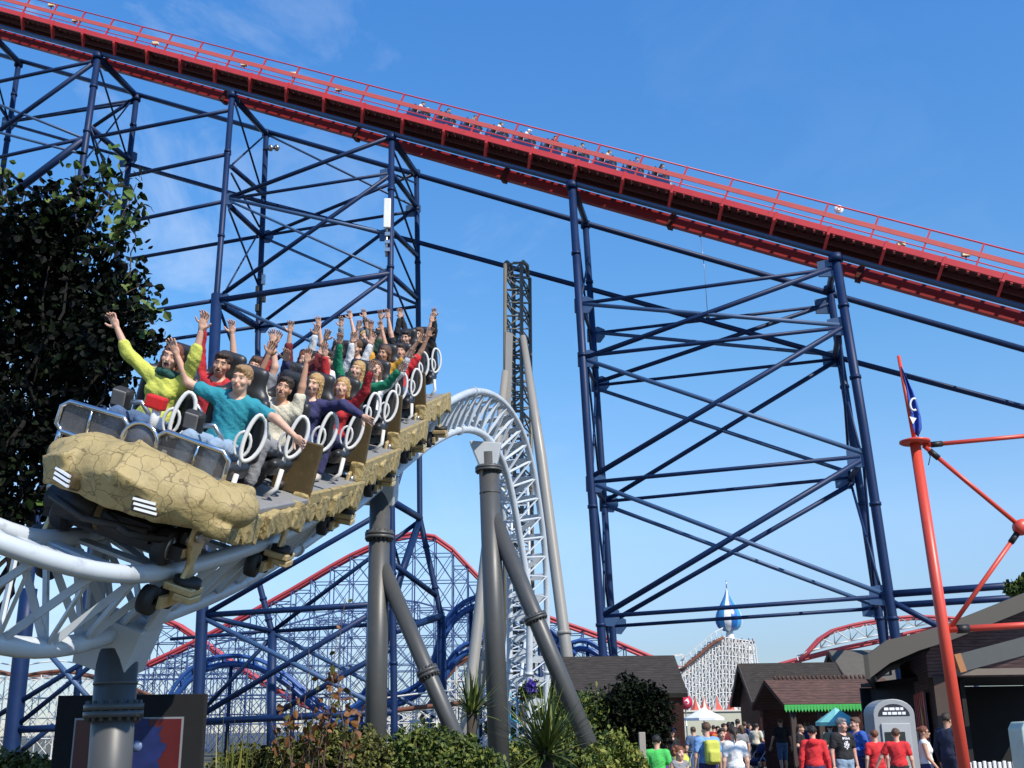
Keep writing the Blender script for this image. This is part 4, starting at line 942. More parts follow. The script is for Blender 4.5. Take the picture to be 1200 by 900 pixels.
# ================================================================== far coasters
M_FBLUE = mat('far_hazed_blue', (0.045,0.085,0.22), 0.55, var=0.2, scale=0.4)  # distance haze is put into this lighter blue
M_FRED = mat('far_red_rail', (0.42,0.05,0.06), 0.5, var=0.15, scale=0.4)
M_BBLUE = mat('bright_blue_tube', (0.02,0.075,0.27), 0.4, var=0.15, scale=0.7)
M_FWHITE = mat('white_timber', (0.66,0.65,0.62), 0.6, var=0.12, scale=0.9, dirt=(0.42,0.38,0.33))
M_BROWN = mat('brown_track_timber', (0.16,0.06,0.035), 0.7, var=0.3, scale=1.5)
def ribbon_track(wt, P, r, gauge, m, name='rail', ties=True, side=Vector((0,1,0))):
    for s in (0, 1): wt.put(MB().tube([p+side*gauge*s for p in P], r, 6), name, m)
    if ties:
        mb = MB()
        for p in P[::2]: mb.beam(p-Vector((0,0,r)), p+side*gauge-Vector((0,0,r)), r*1.3, r*1.3)
        mb.tube([p+side*gauge*.5-Vector((0,0,r*1.5)) for p in P], r*.8, 6); wt.put(mb, 'track_ties', m)
def trestle(wt, P, depth, dz, r, m, xbrace=True, zmin=0.0, name='bent'):
    prev = None
    for j, p in enumerate(P):
        mb = MB()
        for dy in (0, depth): mb.tube([Vector((p.x,p.y+dy,zmin)), p+Vector((0,dy,-.15))], r, 5, caps=False)
        z = zmin+dz; k = 0
        while z < p.z-.3:
            mb.tube([(p.x,p.y,z),(p.x,p.y+depth,z)], r*.7, 4, caps=False); z += dz; k += 1
        mb.tube([p+Vector((0,0,-.2)), p+Vector((0,depth,-.2))], r, 5, caps=False)
        wt.put(mb, name, m)
        if prev is not None:
            for dy in (0, depth):
                mb = MB(); top = min(p.z, prev.z); z = zmin+dz; zl = zmin
                while zl < top-.4:
                    zt = min(z, top-.1)
                    mb.tube([(prev.x,prev.y+dy,zt),(p.x,p.y+dy,zt)], r*.75, 4, caps=False)
                    if xbrace or (j+int(z*7)) % 2:
                        mb.tube([(prev.x,prev.y+dy,zl),(p.x,p.y+dy,zt)], r*.55, 4, caps=False)
                        mb.tube([(prev.x,prev.y+dy,zt),(p.x,p.y+dy,zl)], r*.55, 4, caps=False)
                    zl = zt; z += dz
                if mb.v: wt.put(mb.tube([(prev.x,prev.y+dy,zmin),(prev.x,prev.y+dy,top-.1)], r*.5, 4, caps=False), 'bracing', m)
        prev = p
hill = [at(u,v,95) for u,v in ((120,800),(165,781),(240,745),(330,697),(400,656),(440,637),(468,627),(495,625),(520,634),(550,664),(585,697),(640,722),(665,731),(705,745),(777,775),(830,795))]
hill = resample(catmull(hill, 8), 1.9)
t = thing('lattice_coaster', 'far blue lattice coaster with a red rail rising to a rounded crest', 'roller coaster', (hill[0].x,95,0)); wt = W(t)
ribbon_track(wt, hill, .16, 1.2, M_FRED); trestle(wt, hill, 2.2, 2.3, .055, M_FBLUE)
dn = resample(catmull([at(u,v,104) for u,v in ((150,708),(208,732),(260,768),(310,800),(350,822),(400,840))], 8), 2.6)
t = thing('lattice_coaster', 'red rail dropping to the right behind the blue lattice coaster', 'roller coaster', (dn[0].x,104,0)); wt = W(t)
ribbon_track(wt, dn, .2, 1.2, M_FRED); trestle(wt, dn, 2, 3.2, .06, M_FBLUE, False)
lo_ = resample([at(u,v,112) for u,v in ((130,800),(200,770),(300,742),(400,715),(470,700),(560,725),(640,752),(700,770),(760,790))], 2.6)
t = thing('lattice_coaster', 'lower blue lattice trestle standing behind the rounded red crest', 'roller coaster', (lo_[0].x,112,0)); wt = W(t)
trestle(wt, lo_, 2.4, 2.4, .06, M_FBLUE); wt.put(MB().tube(lo_, .1, 6), 'rail', M_FBLUE)
# bright blue tubular coaster
t = thing('tube_coaster', 'bright blue tubular coaster with arches low behind the columns', 'roller coaster', (at(270,850,72).x,72,0)); wt = W(t)
for pts, Y in ((((185,850),(196,820),(212,795),(235,776),(268,768),(302,773),(335,792),(370,822),(410,846),(440,850)),72), (((395,842),(430,818),(470,812),(500,790),(518,738),(532,715),(550,702),(575,696),(600,700),(630,722),(655,748),(680,772)),66),
               (((500,852),(512,800),(535,762),(560,752),(590,765),(640,800)),70), (((655,760),(680,750),(700,757),(722,778),(740,800)),74), (((410,850),(425,812),(440,800),(455,812),(470,846)),78)):
    P = resample(catmull([at(u,v,Y) for u,v in pts], 8), .5)
    for s in (0,1): wt.put(MB().tube([p+Vector((0,s*1.1,0)) for p in P], .13, 6), 'rail', M_BBLUE)
    wt.put(MB().tube([p+Vector((0,.55,-.5)) for p in P], .2, 8), 'spine_tube', M_BBLUE)
    mb = MB()
    for p in P[::2]: mb.beam(p, p+Vector((0,.55,-.5)), .1, .1); mb.beam(p+Vector((0,1.1,0)), p+Vector((0,.55,-.5)), .1, .1)
    wt.put(mb, 'track_ties', M_BBLUE)
    for p in P[4::9]: wt.put(MB().tube([(p.x,p.y+.55,0), p+Vector((0,.55,-.5))], .13, 8), 'post', M_BLUE)
# white timber coaster low at the left and between the columns
def timber(label, pts, Y, sp, depth, dz, r=.05):
    P = resample(catmull([at(u,v,Y) for u,v in pts], 8), sp)
    t = thing('timber_coaster', label, 'roller coaster', (P[0].x,Y,0)); wt = W(t)
    trestle(wt, P, depth, dz, r, M_FWHITE); wt.put(MB().tube(P, .13, 6), 'rail', M_BROWN); wt.put(MB().tube([p+Vector((0,depth,0)) for p in P], .13, 6), 'rail', M_BROWN)
    wt.put(MB().tube([p+Vector((0,-.2,.7)) for p in P], .05, 5), 'handrail', M_FWHITE)
    return wt
timber('white timber coaster trestle low at the far left behind the blue column', ((-90,760),(-40,778),(20,792),(70,786),(130,800),(185,822)), 82, 1.3, 2.0, 1.4)
timber('white timber trestle with a brown curved rail between the grey columns', ((488,850),(505,822),(522,792),(545,771),(580,762),(615,768),(650,778),(700,800)), 78, 1.2, 2.0, 1.2)
timber('low white timber trestle in front of the red rail far behind the columns', ((440,836),(480,830),(520,826),(560,822),(600,828),(660,812),(690,806)), 62, 1.1, 1.6, 1.0)
# red topped white coaster at the far right
P = resample(catmull([at(u,v,110) for u,v in ((880,792),(905,781),(925,775),(947,769),(987,759),(1029,750),(1080,738),(1140,728))], 8), 1.6)
P2_ = resample(catmull([at(u,v,108) for u,v in ((936,776),(944,769),(957,753),(973,740),(995,733),(1027,727),(1077,722),(1140,726))], 8), 1.6)
t = thing('lattice_coaster', 'white lattice coaster with a red rail curving above the huts on the right', 'roller coaster', (P[0].x,110,0)); wt = W(t)
ribbon_track(wt, P, .17, 1.2, M_FRED); ribbon_track(wt, P2_, .15, 1.2, M_FRED)
def truss(wt, A, B, r, m):
    for i in range(min(len(A), len(B))-1):
        mb = MB(); mb.tube([A[i],B[i]], r, 4); mb.tube([A[i],B[i+1]], r, 4); mb.tube([B[i],B[i+1]], r*1.2, 4); mb.tube([A[i+1],B[i]], r*.8, 4); wt.put(mb, 'truss_panel', m)
truss(wt, P[10:], [p+Vector((0,0,-2.2)) for p in P[10:]], .09, M_FWHITE)
low = [Vector((p.x, 108.5, next((q.z for q in P if q.x > p.x), P[-1].z)+.2)) for p in P2_]
truss(wt, P2_, low, .06, M_FWHITE)
for i in (14, 22, 32): 
    if i < len(P): wt.put(MB().tube([(P[i].x,111,0), P[i]+Vector((0,.6,-2))], .25, 8), 'post', M_FBLUE)
# ------------------------------------------------------------------ tall grey spike tower
M_TGREY = mat('warm_grey_tube', (0.27,0.255,0.23), 0.4, var=0.1, scale=0.6, dirt=(0.26,0.25,0.23))
M_TDARK = mat('dark_lattice', (0.14,0.128,0.105), 0.5, var=0.2, scale=0.8)
YT = 60; t = thing('spike_tower', 'tall grey lattice spike tower with raking tubular legs behind the hump', 'tower', (at(604,850,YT).x,YT,0)); wt = W(t)
zt_ = at(605,309,YT).z
def tower_x(u, v): return at(u,v,YT).x
corners = []
for (ut, ub, dy) in ((592,591,0),(611,612,0),(620.5,625,2.2),(601.5,604,2.2)):
    a = at(ut,309,YT); b = at(ub,800,YT); a.y += dy; b.y += dy
    k = (a.z-0)/(a.z-b.z); c0 = a+(b-a)*k; corners.append((Vector((a.x*(a.y/YT) if dy else a.x, a.y, zt_)), Vector((c0.x*(c0.y/YT) if dy else c0.x, c0.y, 0))))
for a, b in corners: wt.put(MB().tube([b,a], .11, 8), 'chord', M_TDARK)
NP = 34
for q in range(4):
    (a0,b0),(a1,b1) = corners[q], corners[(q+1)%4]
    for k in range(NP):
        f0, f1 = k/NP, (k+1)/NP; mb = MB()
        mb.tube([b0.lerp(a0,f0), b1.lerp(a1,f1)] if k % 2 else [b1.lerp(a1,f0), b0.lerp(a0,f1)], .055, 5)
        mb.tube([b0.lerp(a0,f1), b1.lerp(a1,f1)], .05, 5)
        if q in (0, 1): wt.put(mb, 'front_bracing' if q == 0 else 'side_bracing', M_TDARK)
        elif k > 12: wt.put(mb, 'rear_bracing' , M_TDARK)
# inner brake column and white rails inside the tower
mid = [sum((c[i] for c in corners), Vector())/4 for i in (0,1)]
for dx in (-.22,.22): wt.put(MB().tube([mid[1]+Vector((dx,-.7,0)), mid[0]+Vector((dx,-.7,-1))], .09, 8), 'inner_rail', M_TDARK)
mb = MB()
for k in range(70): z = .4+k*.4; c = mid[1].lerp(mid[0], z/zt_); mb.beam(c+Vector((-.3,-.7,0)), c+Vector((.3,-.7,0)), .06,.08)
wt.put(mb, 'inner_ladder', M_TDARK)
pl = [at(592.5,388,YT-.15),at(601,391,YT-.15),at(599,470,YT-.15),at(595,520,YT-.15),at(591,520,YT-.15)]
wt.put(MB().prism(pl, (0,.06,0)), 'cladding_panel', M_TGREY)
mb = MB()
for c, dx in ((corners[0][0],.25),(corners[1][0],.25)): mb.tube([c, c+Vector((.1,.3,.25)), c+Vector((.35,1.0,.3)), c+Vector((.4,2.2,0))], .12, 8)
wt.put(mb, 'top_hoops', M_TDARK)
def gleg(pts, r, nm='raking_leg'):
    P = [at(*q) for q in pts]; P.append(to_ground(P[-2], P[-1])); rs = [r*.55]+[r*.9]*(len(P)-2)+[r]
    o = wt.put(MB().tube(P, rs, 18), nm, M_TGREY)
    q = P[-2]; d = (P[-1]-P[-2]).normalized(); wt.put(MB().tube([q-d*.09,q+d*.09], r*1.12, 18), 'leg_flange', M_TGREY, parent=o)
gleg([(613,394,59.6),(634,535,58.6),(661,742,57)], .33); gleg([(592,435,59.8),(573,620,58.8),(549,826,57.4)], .33); gleg([(598,470,61),(578,700,61.5),(560,826,62)], .24)
# white launch rails climbing inside the tower
Pw = resample(catmull([at(u,v,Y) for u,v,Y in ((596,830,52),(600,790,54),(606,740,56),(609,690,57),(610,640,57.5),(609,600,58),(608,560,58.3))], 8), .35)
for dx in (-.45,.45): wt.put(MB().tube([p+Vector((dx,0,0)) for p in Pw], .08, 8), 'launch_rail', M_WHITE)
mb = MB()
for k, p in enumerate(Pw[::2]):
    mb.beam(p+Vector((-.45,0,0)), p+Vector((.45,0,0)), .06,.06); mb.beam(p+Vector((-.45,0,0)), p+Vector((.45,.5,.35)), .05,.05); mb.beam(p+Vector((.45,0,0)), p+Vector((-.1,.6,.35)), .05,.05)
wt.put(mb, 'launch_ties', M_WHITE)
# ------------------------------------------------------------------ white timber tower with the striped teardrop
YW = 85; t = thing('timber_tower', 'white timber trestle tower with a sloping brown rail on its shoulder', 'tower', (at(850,850,YW).x,YW,0)); wt = W(t)
def topv(u): return np.interp(u, [799,806,820,838,846,884,888,893], [782,778,766,749,746,752,766,812])
uu = [799+3.92*k for k in range(25)]
for d, Y in enumerate((YW, YW+1.7, YW+3.4)):
    prev = None
    for j, u in enumerate(uu):
        a = at(u, topv(u), YW); a.y = Y
        ub = u+(2.5 if u > 880 else 0); b = Vector((at(ub,850,YW).x, Y, 0))
        if u > 880: b.x = at(895,850,YW).x
        mb = MB(); mb.tube([b,a], .055, 5, caps=False)
        if prev:
            H = min(a.z, prev[0].z); n = max(2, int(H/.62)); pa, pb = prev
            for k in range(n):
                z0, z1 = H*k/n, H*(k+1)/n
                f = lambda p, q, z: q+(p-q)*(z/p.z)
                mb.tube([f(pa,pb,z1), f(a,b,z1)], .045, 4, caps=False)
                if (k+j+d) % 2: mb.tube([f(pa,pb,z0), f(a,b,z1)], .04, 4, caps=False)
                else: mb.tube([f(pa,pb,z1), f(a,b,z0)], .04, 4, caps=False)
        prev = (a, b); wt.put(mb, 'timber_frame', M_FWHITE)
sl = [at(u,v,YW-.3) for u,v in ((798,786),(806,779),(822,766),(838,752),(848,747))]
for dy in (0,1.4): wt.put(MB().tube([p+Vector((0,dy,0)) for p in sl], .13, 6), 'sloping_rail', M_BROWN)
mb = MB()
for p in resample(sl,.5): mb.tube([p, p+Vector((0,0,.7))], .03, 4)
mb.tube([p+Vector((0,0,.7)) for p in sl], .04, 5); wt.put(mb, 'shoulder_railing', M_FWHITE)
c = at(868,757,YW); wt.put(MB().lathe((c.x-.15,YW+1.5,c.z-.5), [(.001,0),(1.35,0),(1.45,.35),(1.45,.5),(.001,.55)], 24), 'top_platform', M_FWHITE)
wt.put(MB().lathe((c.x-.15,YW+1.5,c.z-2.6), [(1.0,0),(1.2,1.2),(1.32,2.1)], 16), 'top_drum', M_FWHITE)
mb = MB(); mb.tube([Vector((c.x-.15+1.45*math.cos(a), YW+1.5+1.45*math.sin(a), c.z+.35)) for a in [k*math.pi/9 for k in range(18)]], .07, 6, closed=True)
for k in range(14): a = k*math.pi/7; mb.tube([(c.x-.15+1.4*math.cos(a), YW+1.5+1.4*math.sin(a), c.z), (c.x-.15+1.4*math.cos(a), YW+1.5+1.4*math.sin(a), c.z+.6)], .04, 5)
wt.put(mb, 'platform_railing', M_BROWN)
mb = MB(); a = at(786,769,YW); b = at(800,767,YW); mb.beam(a,b,.14,.14); mb.beam(a,Vector((a.x,a.y,a.z-1.0)),.12,.12); mb.beam(b,Vector((b.x,b.y,b.z-1.6)),.12,.12); wt.put(mb, 'portal_frame', M_FWHITE)
a = at(855,740,YW+1.5); tip = at(853,688,YW+1.5); hh = tip.z-a.z
fin = thing('teardrop_finial', 'blue and white striped teardrop finial on top of the white tower', 'finial', a)
prof = [(0.25,0),(.62,.03),(.88,.10),(1.02,.20),(1.03,.30),(.92,.42),(.70,.55),(.45,.68),(.24,.80),(.09,.92),(.01,1.0)]
ng = 12
for g_ in range(ng):
    mb = MB(); vs = []
    for r_, z_ in prof:
        for k in range(4): th = 2*math.pi*(g_+k/3)/ng; vs.append((r_*math.cos(th), r_*math.sin(th), z_*hh))
    mb.add(vs, [(i*4+k,i*4+k+1,(i+1)*4+k+1,(i+1)*4+k) for i in range(len(prof)-1) for k in range(3)], True)
    mb.build('gore', [mat('finial_blue',(0.02,0.13,0.42),0.3), mat('finial_sky',(0.06,0.30,0.60),0.3), mat('white_paint',(0.8,0.8,0.8),0.4)][(0,1,2)[g_ % 3]], fin)
MB().lathe((0,0,-.55), [(.35,0),(.3,.3),(.25,.6)], 12).build('neck', M_FWHITE, fin); MB().tube([(0,0,hh-.1),(0,0,hh+.5)], .04, 6).build('tip_rod', M_STEEL, fin)
# ================================================================== huts and the building on the right
def planks(name, c, n=9, rough=0.8, horizontal=True, var=.3):
    m = mat(name, c, rough, var=var, scale=2.0, dirt=tuple(x*.6 for x in c))
    tr = m.node_tree; b = tr.nodes['Principled BSDF']; co = tr.nodes.new('ShaderNodeTexCoord'); wv = tr.nodes.new('ShaderNodeTexWave')
    wv.bands_direction = 'Z' if horizontal else 'X'; wv.wave_profile = 'SAW'; wv.inputs['Scale'].default_value = n/6.28*1.0; wv.inputs['Distortion'].default_value = 0.15
    cr = tr.nodes.new('ShaderNodeValToRGB'); cr.color_ramp.elements[0].color = (.35,.35,.35,1); cr.color_ramp.elements[1].position = .3; cr.color_ramp.elements[1].color = (1,1,1,1)
    br = tr.nodes.new('ShaderNodeTexNoise'); br.inputs['Scale'].default_value = 3.0; mpn = tr.nodes.new('ShaderNodeMapping'); mpn.inputs['Scale'].default_value = (1.2,1.2,n*.5) if horizontal else (n*.5,1,1)
    tr.links.new(co.outputs['Object'], mpn.inputs[0]); tr.links.new(mpn.outputs[0], br.inputs['Vector'])
    c2 = tr.nodes.new('ShaderNodeValToRGB'); c2.color_ramp.elements[0].position = .3; c2.color_ramp.elements[0].color = (.55,.55,.55,1); c2.color_ramp.elements[1].position = .7; c2.color_ramp.elements[1].color = (1.35,1.35,1.35,1)
    tr.links.new(br.outputs['Fac'], c2.inputs[0])
    src = b.inputs['Base Color'].links[0].from_socket; tr.links.new(wv.outputs['Fac'], cr.inputs[0])
    for q in (cr, c2):
        mu = tr.nodes.new('ShaderNodeMixRGB'); mu.blend_type = 'MULTIPLY'; mu.inputs['Fac'].default_value = 1; tr.links.new(src, mu.inputs['Color1']); tr.links.new(q.outputs[0], mu.inputs['Color2']); src = mu.outputs[0]
    tr.links.new(src, b.inputs['Base Color'])
    bp = tr.nodes.new('ShaderNodeBump'); bp.inputs['Strength'].default_value = 0.9; bp.inputs['Distance'].default_value = 0.04
    tr.links.new(co.outputs['Object'], wv.inputs['Vector']); tr.links.new(wv.outputs['Fac'], bp.inputs['Height']); tr.links.new(bp.outputs[0], b.inputs['Normal'])
    return m
M_SHING = planks('dark_shingles', (0.035,0.028,0.022), 22, .9); M_SHING2 = planks('brown_shingles', (0.10,0.05,0.035), 22, .9)
M_HUT = planks('red_brown_boards', (0.10,0.035,0.025), 30); M_SIDE = planks('plum_siding', (0.15,0.095,0.10), 26); M_FASC = mat('olive_grey_fascia', (0.08,0.07,0.055), .6, var=.12, scale=1.5)
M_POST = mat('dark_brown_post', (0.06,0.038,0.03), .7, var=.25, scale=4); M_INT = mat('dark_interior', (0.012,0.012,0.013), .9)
def gable(name, label, x0, x1, y0, y1, eave, ridge, over=.35, wallm=None, roofm=None, axis='x', cat='hut'):
    t = thing(name, label, cat, ((x0+x1)/2, (y0+y1)/2, 0)); wt = W(t)
    if axis == 'x':
        ym = (y0+y1)/2
        for x in (x0, x1): wt.put(MB().prism([(x-.06,y0,0),(x-.06,y1,0),(x-.06,y1,eave),(x-.06,ym,ridge-.1),(x-.06,y0,eave)], (.12,0,0)), 'gable_wall', wallm)
        wt.put(MB().box(((x0+x1)/2,y0,eave/2),(x1-x0-.14,.1,eave)), 'front_wall', wallm)
        for sy, ye in ((-1,y0-over),(1,y1+over)):
            ze = eave-(ridge-eave)/(ym-y0)*over
            wt.put(MB().prism([(x0-over,ym,ridge+.02),(x0-over,ye,ze),(x0-over,ye,ze+.14),(x0-over,ym,ridge+.16)], (x1-x0+2*over,0,0)), 'roof', roofm)
            wt.put(MB().beam((x0-over-.03,ym,ridge+.05),(x0-over-.03,ye,ze+.04),.05,.22), 'barge_board', M_POST)
    return wt
X = lambda u, Y: at(u,850,Y).x
Zv = lambda u, v, Y: at(u,v,Y).z
gable('brown_hut', 'dark brown hut with a shingle roof left of the white tower, behind the bushes', X(660,38), X(800,38), 38, 43, Zv(780,814,38), Zv(740,774,40.5), .2, M_HUT, M_SHING)
gable('timber_hut', 'dark roofed timber hut with its gable end beside the white tower', X(893,48), X(990,48), 48, 52, Zv(930,818,48), Zv(930,781,50), .4, M_HUT, M_SHING)
gable('far_hut', 'small grey brown roof showing between the huts and the big building', X(1012,56), X(1075,56), 56, 62, Zv(1020,802,56), Zv(1040,765,59), .5, M_HUT, mat('weathered_shingles',(0.10,0.09,0.075),.9,var=.3,scale=3))
# long stall with green trim
Ys = 36; x0, x1 = X(932,Ys), X(1062,Ys); ze = Zv(980,829,Ys); zr = Zv(990,800,Ys+2.5)
t = thing('food_stall', 'long low stall with brown shingles and a scalloped green eave', 'stall', ((x0+x1)/2,Ys+2,0)); wt = W(t)
wt.put(MB().prism([(x0-.3,Ys,ze),(x0-.3,Ys+2.6,zr),(x0-.3,Ys+5,ze),(x0-.3,Ys+5,ze+.12),(x0-.3,Ys+2.6,zr+.14),(x0-.3,Ys,ze+.12)], (x1-x0+.6,0,0)), 'roof', M_SHING2)
mb = MB(); n = 40
for k in range(n):
    xa = x0-.3+(x1-x0+.6)*k/n; xb = x0-.3+(x1-x0+.6)*(k+.9)/n
    mb.prism([(xa,Ys-.06,ze+.1),(xb,Ys-.06,ze+.1),(xb,Ys-.06,ze-.04),((xa+xb)/2,Ys-.06,ze-.13),(xa,Ys-.06,ze-.04)], (0,.03,0))
mb.box(((x0+x1)/2,Ys-.045,ze+.07),(x1-x0+.6,.025,.05)); wt.put(mb, 'scalloped_trim', mat('green_trim',(0.06,0.42,0.09),.5))
for k in range(5): x = x0+(x1-x0)*k/4; wt.put(MB().box((x,Ys+.2,ze/2),(.16,.16,ze)), 'post', M_POST)
wt.put(MB().box(((x0+x1)/2,Ys+4.6,ze/2),(x1-x0,.1,ze)), 'back_wall', M_HUT); wt.put(MB().box(((x0+x1)/2,Ys+.5,.5),(x1-x0-.4,.5,1.0)), 'counter', M_POST)
mb = MB()
for k in range(24): x = x0+(x1-x0)*(k+.5)/24; mb.tube([(x,Ys+2.55,zr+.08),(x,Ys+2.65,zr+.24)], .05, 5)
wt.put(mb, 'ridge_caps', M_SHING2)
# big building
Yb = 25.5; t = thing('timber_building', 'big plum timber building with a curved grey eave at the right edge', 'building', (X(1150,Yb),Yb,0)); wt = W(t)
top = [at(u,v,Yb-1.1) for u,v in ((1016,768),(1040,750),(1075,742),(1110,731),(1150,715),(1200,695),(1280,668),(1380,640))]
th = .36; poly = top+[p-Vector((0,0,th+(.12 if i < 2 else 0))) for i, p in reversed(list(enumerate(top)))]
wt.put(MB().prism(poly, (0,.14,0)), 'fascia', M_FASC)
poly2 = [p+Vector((0,.15,-.03)) for p in top]+[p+Vector((0,.15,-.2)) for p in reversed(top)]
wt.put(MB().prism(poly2, (3.3,10,0)), 'roof', M_SHING)
wt.put(MB().beam(top[0]+Vector((-.03,0,-.24)), top[0]+Vector((3.27,10,-.24)), .1, .5), 'side_fascia', M_FASC)
xl = X(1098,Yb); xr = X(1400,Yb); zi = lambda x: np.interp(x, [p.x for p in top], [p.z for p in top])-.22
xo = X(1124,Yb); zo = Zv(1150,793,Yb)
wt.put(MB().prism([(xo,Yb,zo),(xr,Yb,zo),(xr,Yb,zi(xr)),(X(1150,Yb),Yb,zi(X(1150,Yb))),(X(1115,Yb),Yb,zi(X(1115,Yb))-.02),(xl-.05,Yb,zi(xl)-.32),(xl-.05,Yb,zo)], (0,.12,0)), 'front_wall', M_SIDE)
wt.put(MB().box(((xl+xo)/2,Yb+.04,zo/2),(xo-xl,.3,zo)), 'corner_post', M_POST)
ysd = Yb+6.5; xs = X(1062,ysd)
wt.put(MB().prism([(xl,Yb+.2,0),(xs,ysd,0),(xs,ysd,zi(xl)-.25),(xl,Yb+.2,zi(xl)-.25)], (.12,0,0)), 'side_wall', M_SIDE)
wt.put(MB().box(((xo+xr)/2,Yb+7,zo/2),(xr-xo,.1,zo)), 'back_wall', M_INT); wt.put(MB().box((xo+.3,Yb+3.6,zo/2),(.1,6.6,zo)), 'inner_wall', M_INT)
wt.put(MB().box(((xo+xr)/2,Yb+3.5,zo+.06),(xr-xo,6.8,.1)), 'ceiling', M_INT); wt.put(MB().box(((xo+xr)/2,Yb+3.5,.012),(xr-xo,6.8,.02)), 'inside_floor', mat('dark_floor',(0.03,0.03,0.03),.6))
wt.put(MB().box(((xo+xr)/2,Yb-.05,zo+.1),(xr-xo,.12,.14)), 'lintel', mat('pale_lintel',(0.18,0.15,0.13),.6))
a = at(1128,776,Yb-1.4); b = at(1200,757,Yb-1.4); b = a+(b-a)*3; pb = wt.put(MB().beam(a,b,.12,.36), 'porch_beam', mat('green_grey_beam',(0.075,0.08,0.075),.6))
d_ = (a-b).normalized(); wt.put(MB().beam(a+d_*.002,a+d_*.14,.14,.38), 'beam_cap', mat('orange_end',(0.38,0.16,0.06),.6), parent=pb)
# red striped boards on the side wall
u_a, u_b = Vector((xl-.08,Yb+.25,0)), Vector((xs-.08,ysd-.8,0)); t = thing('striped_board', 'red and grey striped board with faded pictures on the side wall', 'board', (u_a.x,u_a.y,0)); wt = W(t)
zb0, zb1 = .55, Zv(1085,812,Yb+1)
q0 = u_a.lerp(u_b,.02); q1 = u_a.lerp(u_b,.85)
wt.put(MB().prism([q0+Vector((0,0,zb0)), q1+Vector((0,0,zb0)), q1+Vector((0,0,zb1)), q0+Vector((0,0,zb1))], (-.04,0,0)), 'panel', mat('mauve_panel',(0.20,0.16,0.19),.6))
for k in range(9):
    f = .02+.83*k/8; q = u_a.lerp(u_b, f)+Vector((-.05,0,0)); e_ = (u_b-u_a).normalized()*.16; wt.put(MB().prism([q-e_+Vector((0,0,zb0)), q+e_+Vector((0,0,zb0)), q+e_+Vector((0,0,zb1+.02)), q-e_+Vector((0,0,zb1+.02))], (-.012,0,0)), 'red_slat', M_RED)
for k, (cc, h0, h1) in enumerate((((0.55,0.32,0.10),1.3,2.0),((0.45,0.42,0.38),.7,1.3),((0.6,0.55,0.5),.9,1.5),((0.12,0.13,0.2),1.5,1.95))):
    f = .07+.2*k; qa = u_a.lerp(u_b,f)+Vector((-.07,0,0)); qb = u_a.lerp(u_b,f+.06)+Vector((-.07,0,0))
    wt.put(MB().prism([qa+Vector((0,0,h0)),qb+Vector((0,0,h0)),qb+Vector((0,0,h1-.1)),qa.lerp(qb,.5)+Vector((0,0,h1)),qa+Vector((0,0,h1-.15))], (-.03,0,0)), 'picture', mat('faded_picture_%d' % (k+1), cc, .6))
# grey kiosk
Yk = 24.2; c = at(1049,850,Yk); wk = .86; hk = Zv(1049,819,Yk)
t = thing('phone_kiosk', 'grey arch topped kiosk box with a dark name panel beside the red striped board', 'kiosk', (c.x,Yk,0))
M_KG = mat('kiosk_grey',(0.30,0.31,0.31),.45,var=.08,scale=2)
arch = [(-wk/2,0,0),(wk/2,0,0),(wk/2,0,hk-.30)]+[(wk/2*math.cos(a),0,hk-.30+.30*math.sin(a)) for a in [math.pi*k/12 for k in range(1,12)]]+[(-wk/2,0,hk-.30)]
MB().prism(arch,(0,.7,0)).build('shell', M_KG, t, .015)
ar2 = [(-wk/2+.1,-.012,hk-.34)]+[(-.0-(wk/2-.1)*math.cos(a),-.012,hk-.34+.24*math.sin(a)) for a in [math.pi*k/12 for k in range(1,12)]]+[(wk/2-.1,-.012,hk-.34)]
MB().prism(ar2[::-1],(0,.05,0)).build('name_panel', mat('kiosk_dark',(0.02,0.02,0.025),.4), t)
for k, (a, b, z) in enumerate(((-.2,-.11,.0),(-.09,.02,.0),(.04,.12,.0),(.14,.2,.0),(-.24,-.15,-.09),(-.13,-.06,-.09),(-.04,.06,-.09),(.08,.15,-.09),(.17,.24,-.09))): MB().box(((a+b)/2,-.018,hk-.2+z),(b-a,.01,.055)).build('lettering_bar', mat('white_paint',(0.8,0.8,0.8),.4), t)
d = MB().box((0,-.02,hk*.40),(wk-.26,.05,hk*.74)).build('door', mat('kiosk_light',(0.38,0.39,0.39),.45,var=.06), t, .01)
MB().box((-.04,-.05,hk*.63),(.42,.02,.26)).build('window', mat('dark_glass',(0.03,0.04,0.04),.1), d); MB().box((-.0,-.05,hk*.45),(.40,.02,.32)).build('notice', mat('green_notice',(0.30,0.36,0.28),.5), d); MB().box((.24,-.06,hk*.55),(.03,.04,.09)).build('handle', M_STEEL, d)
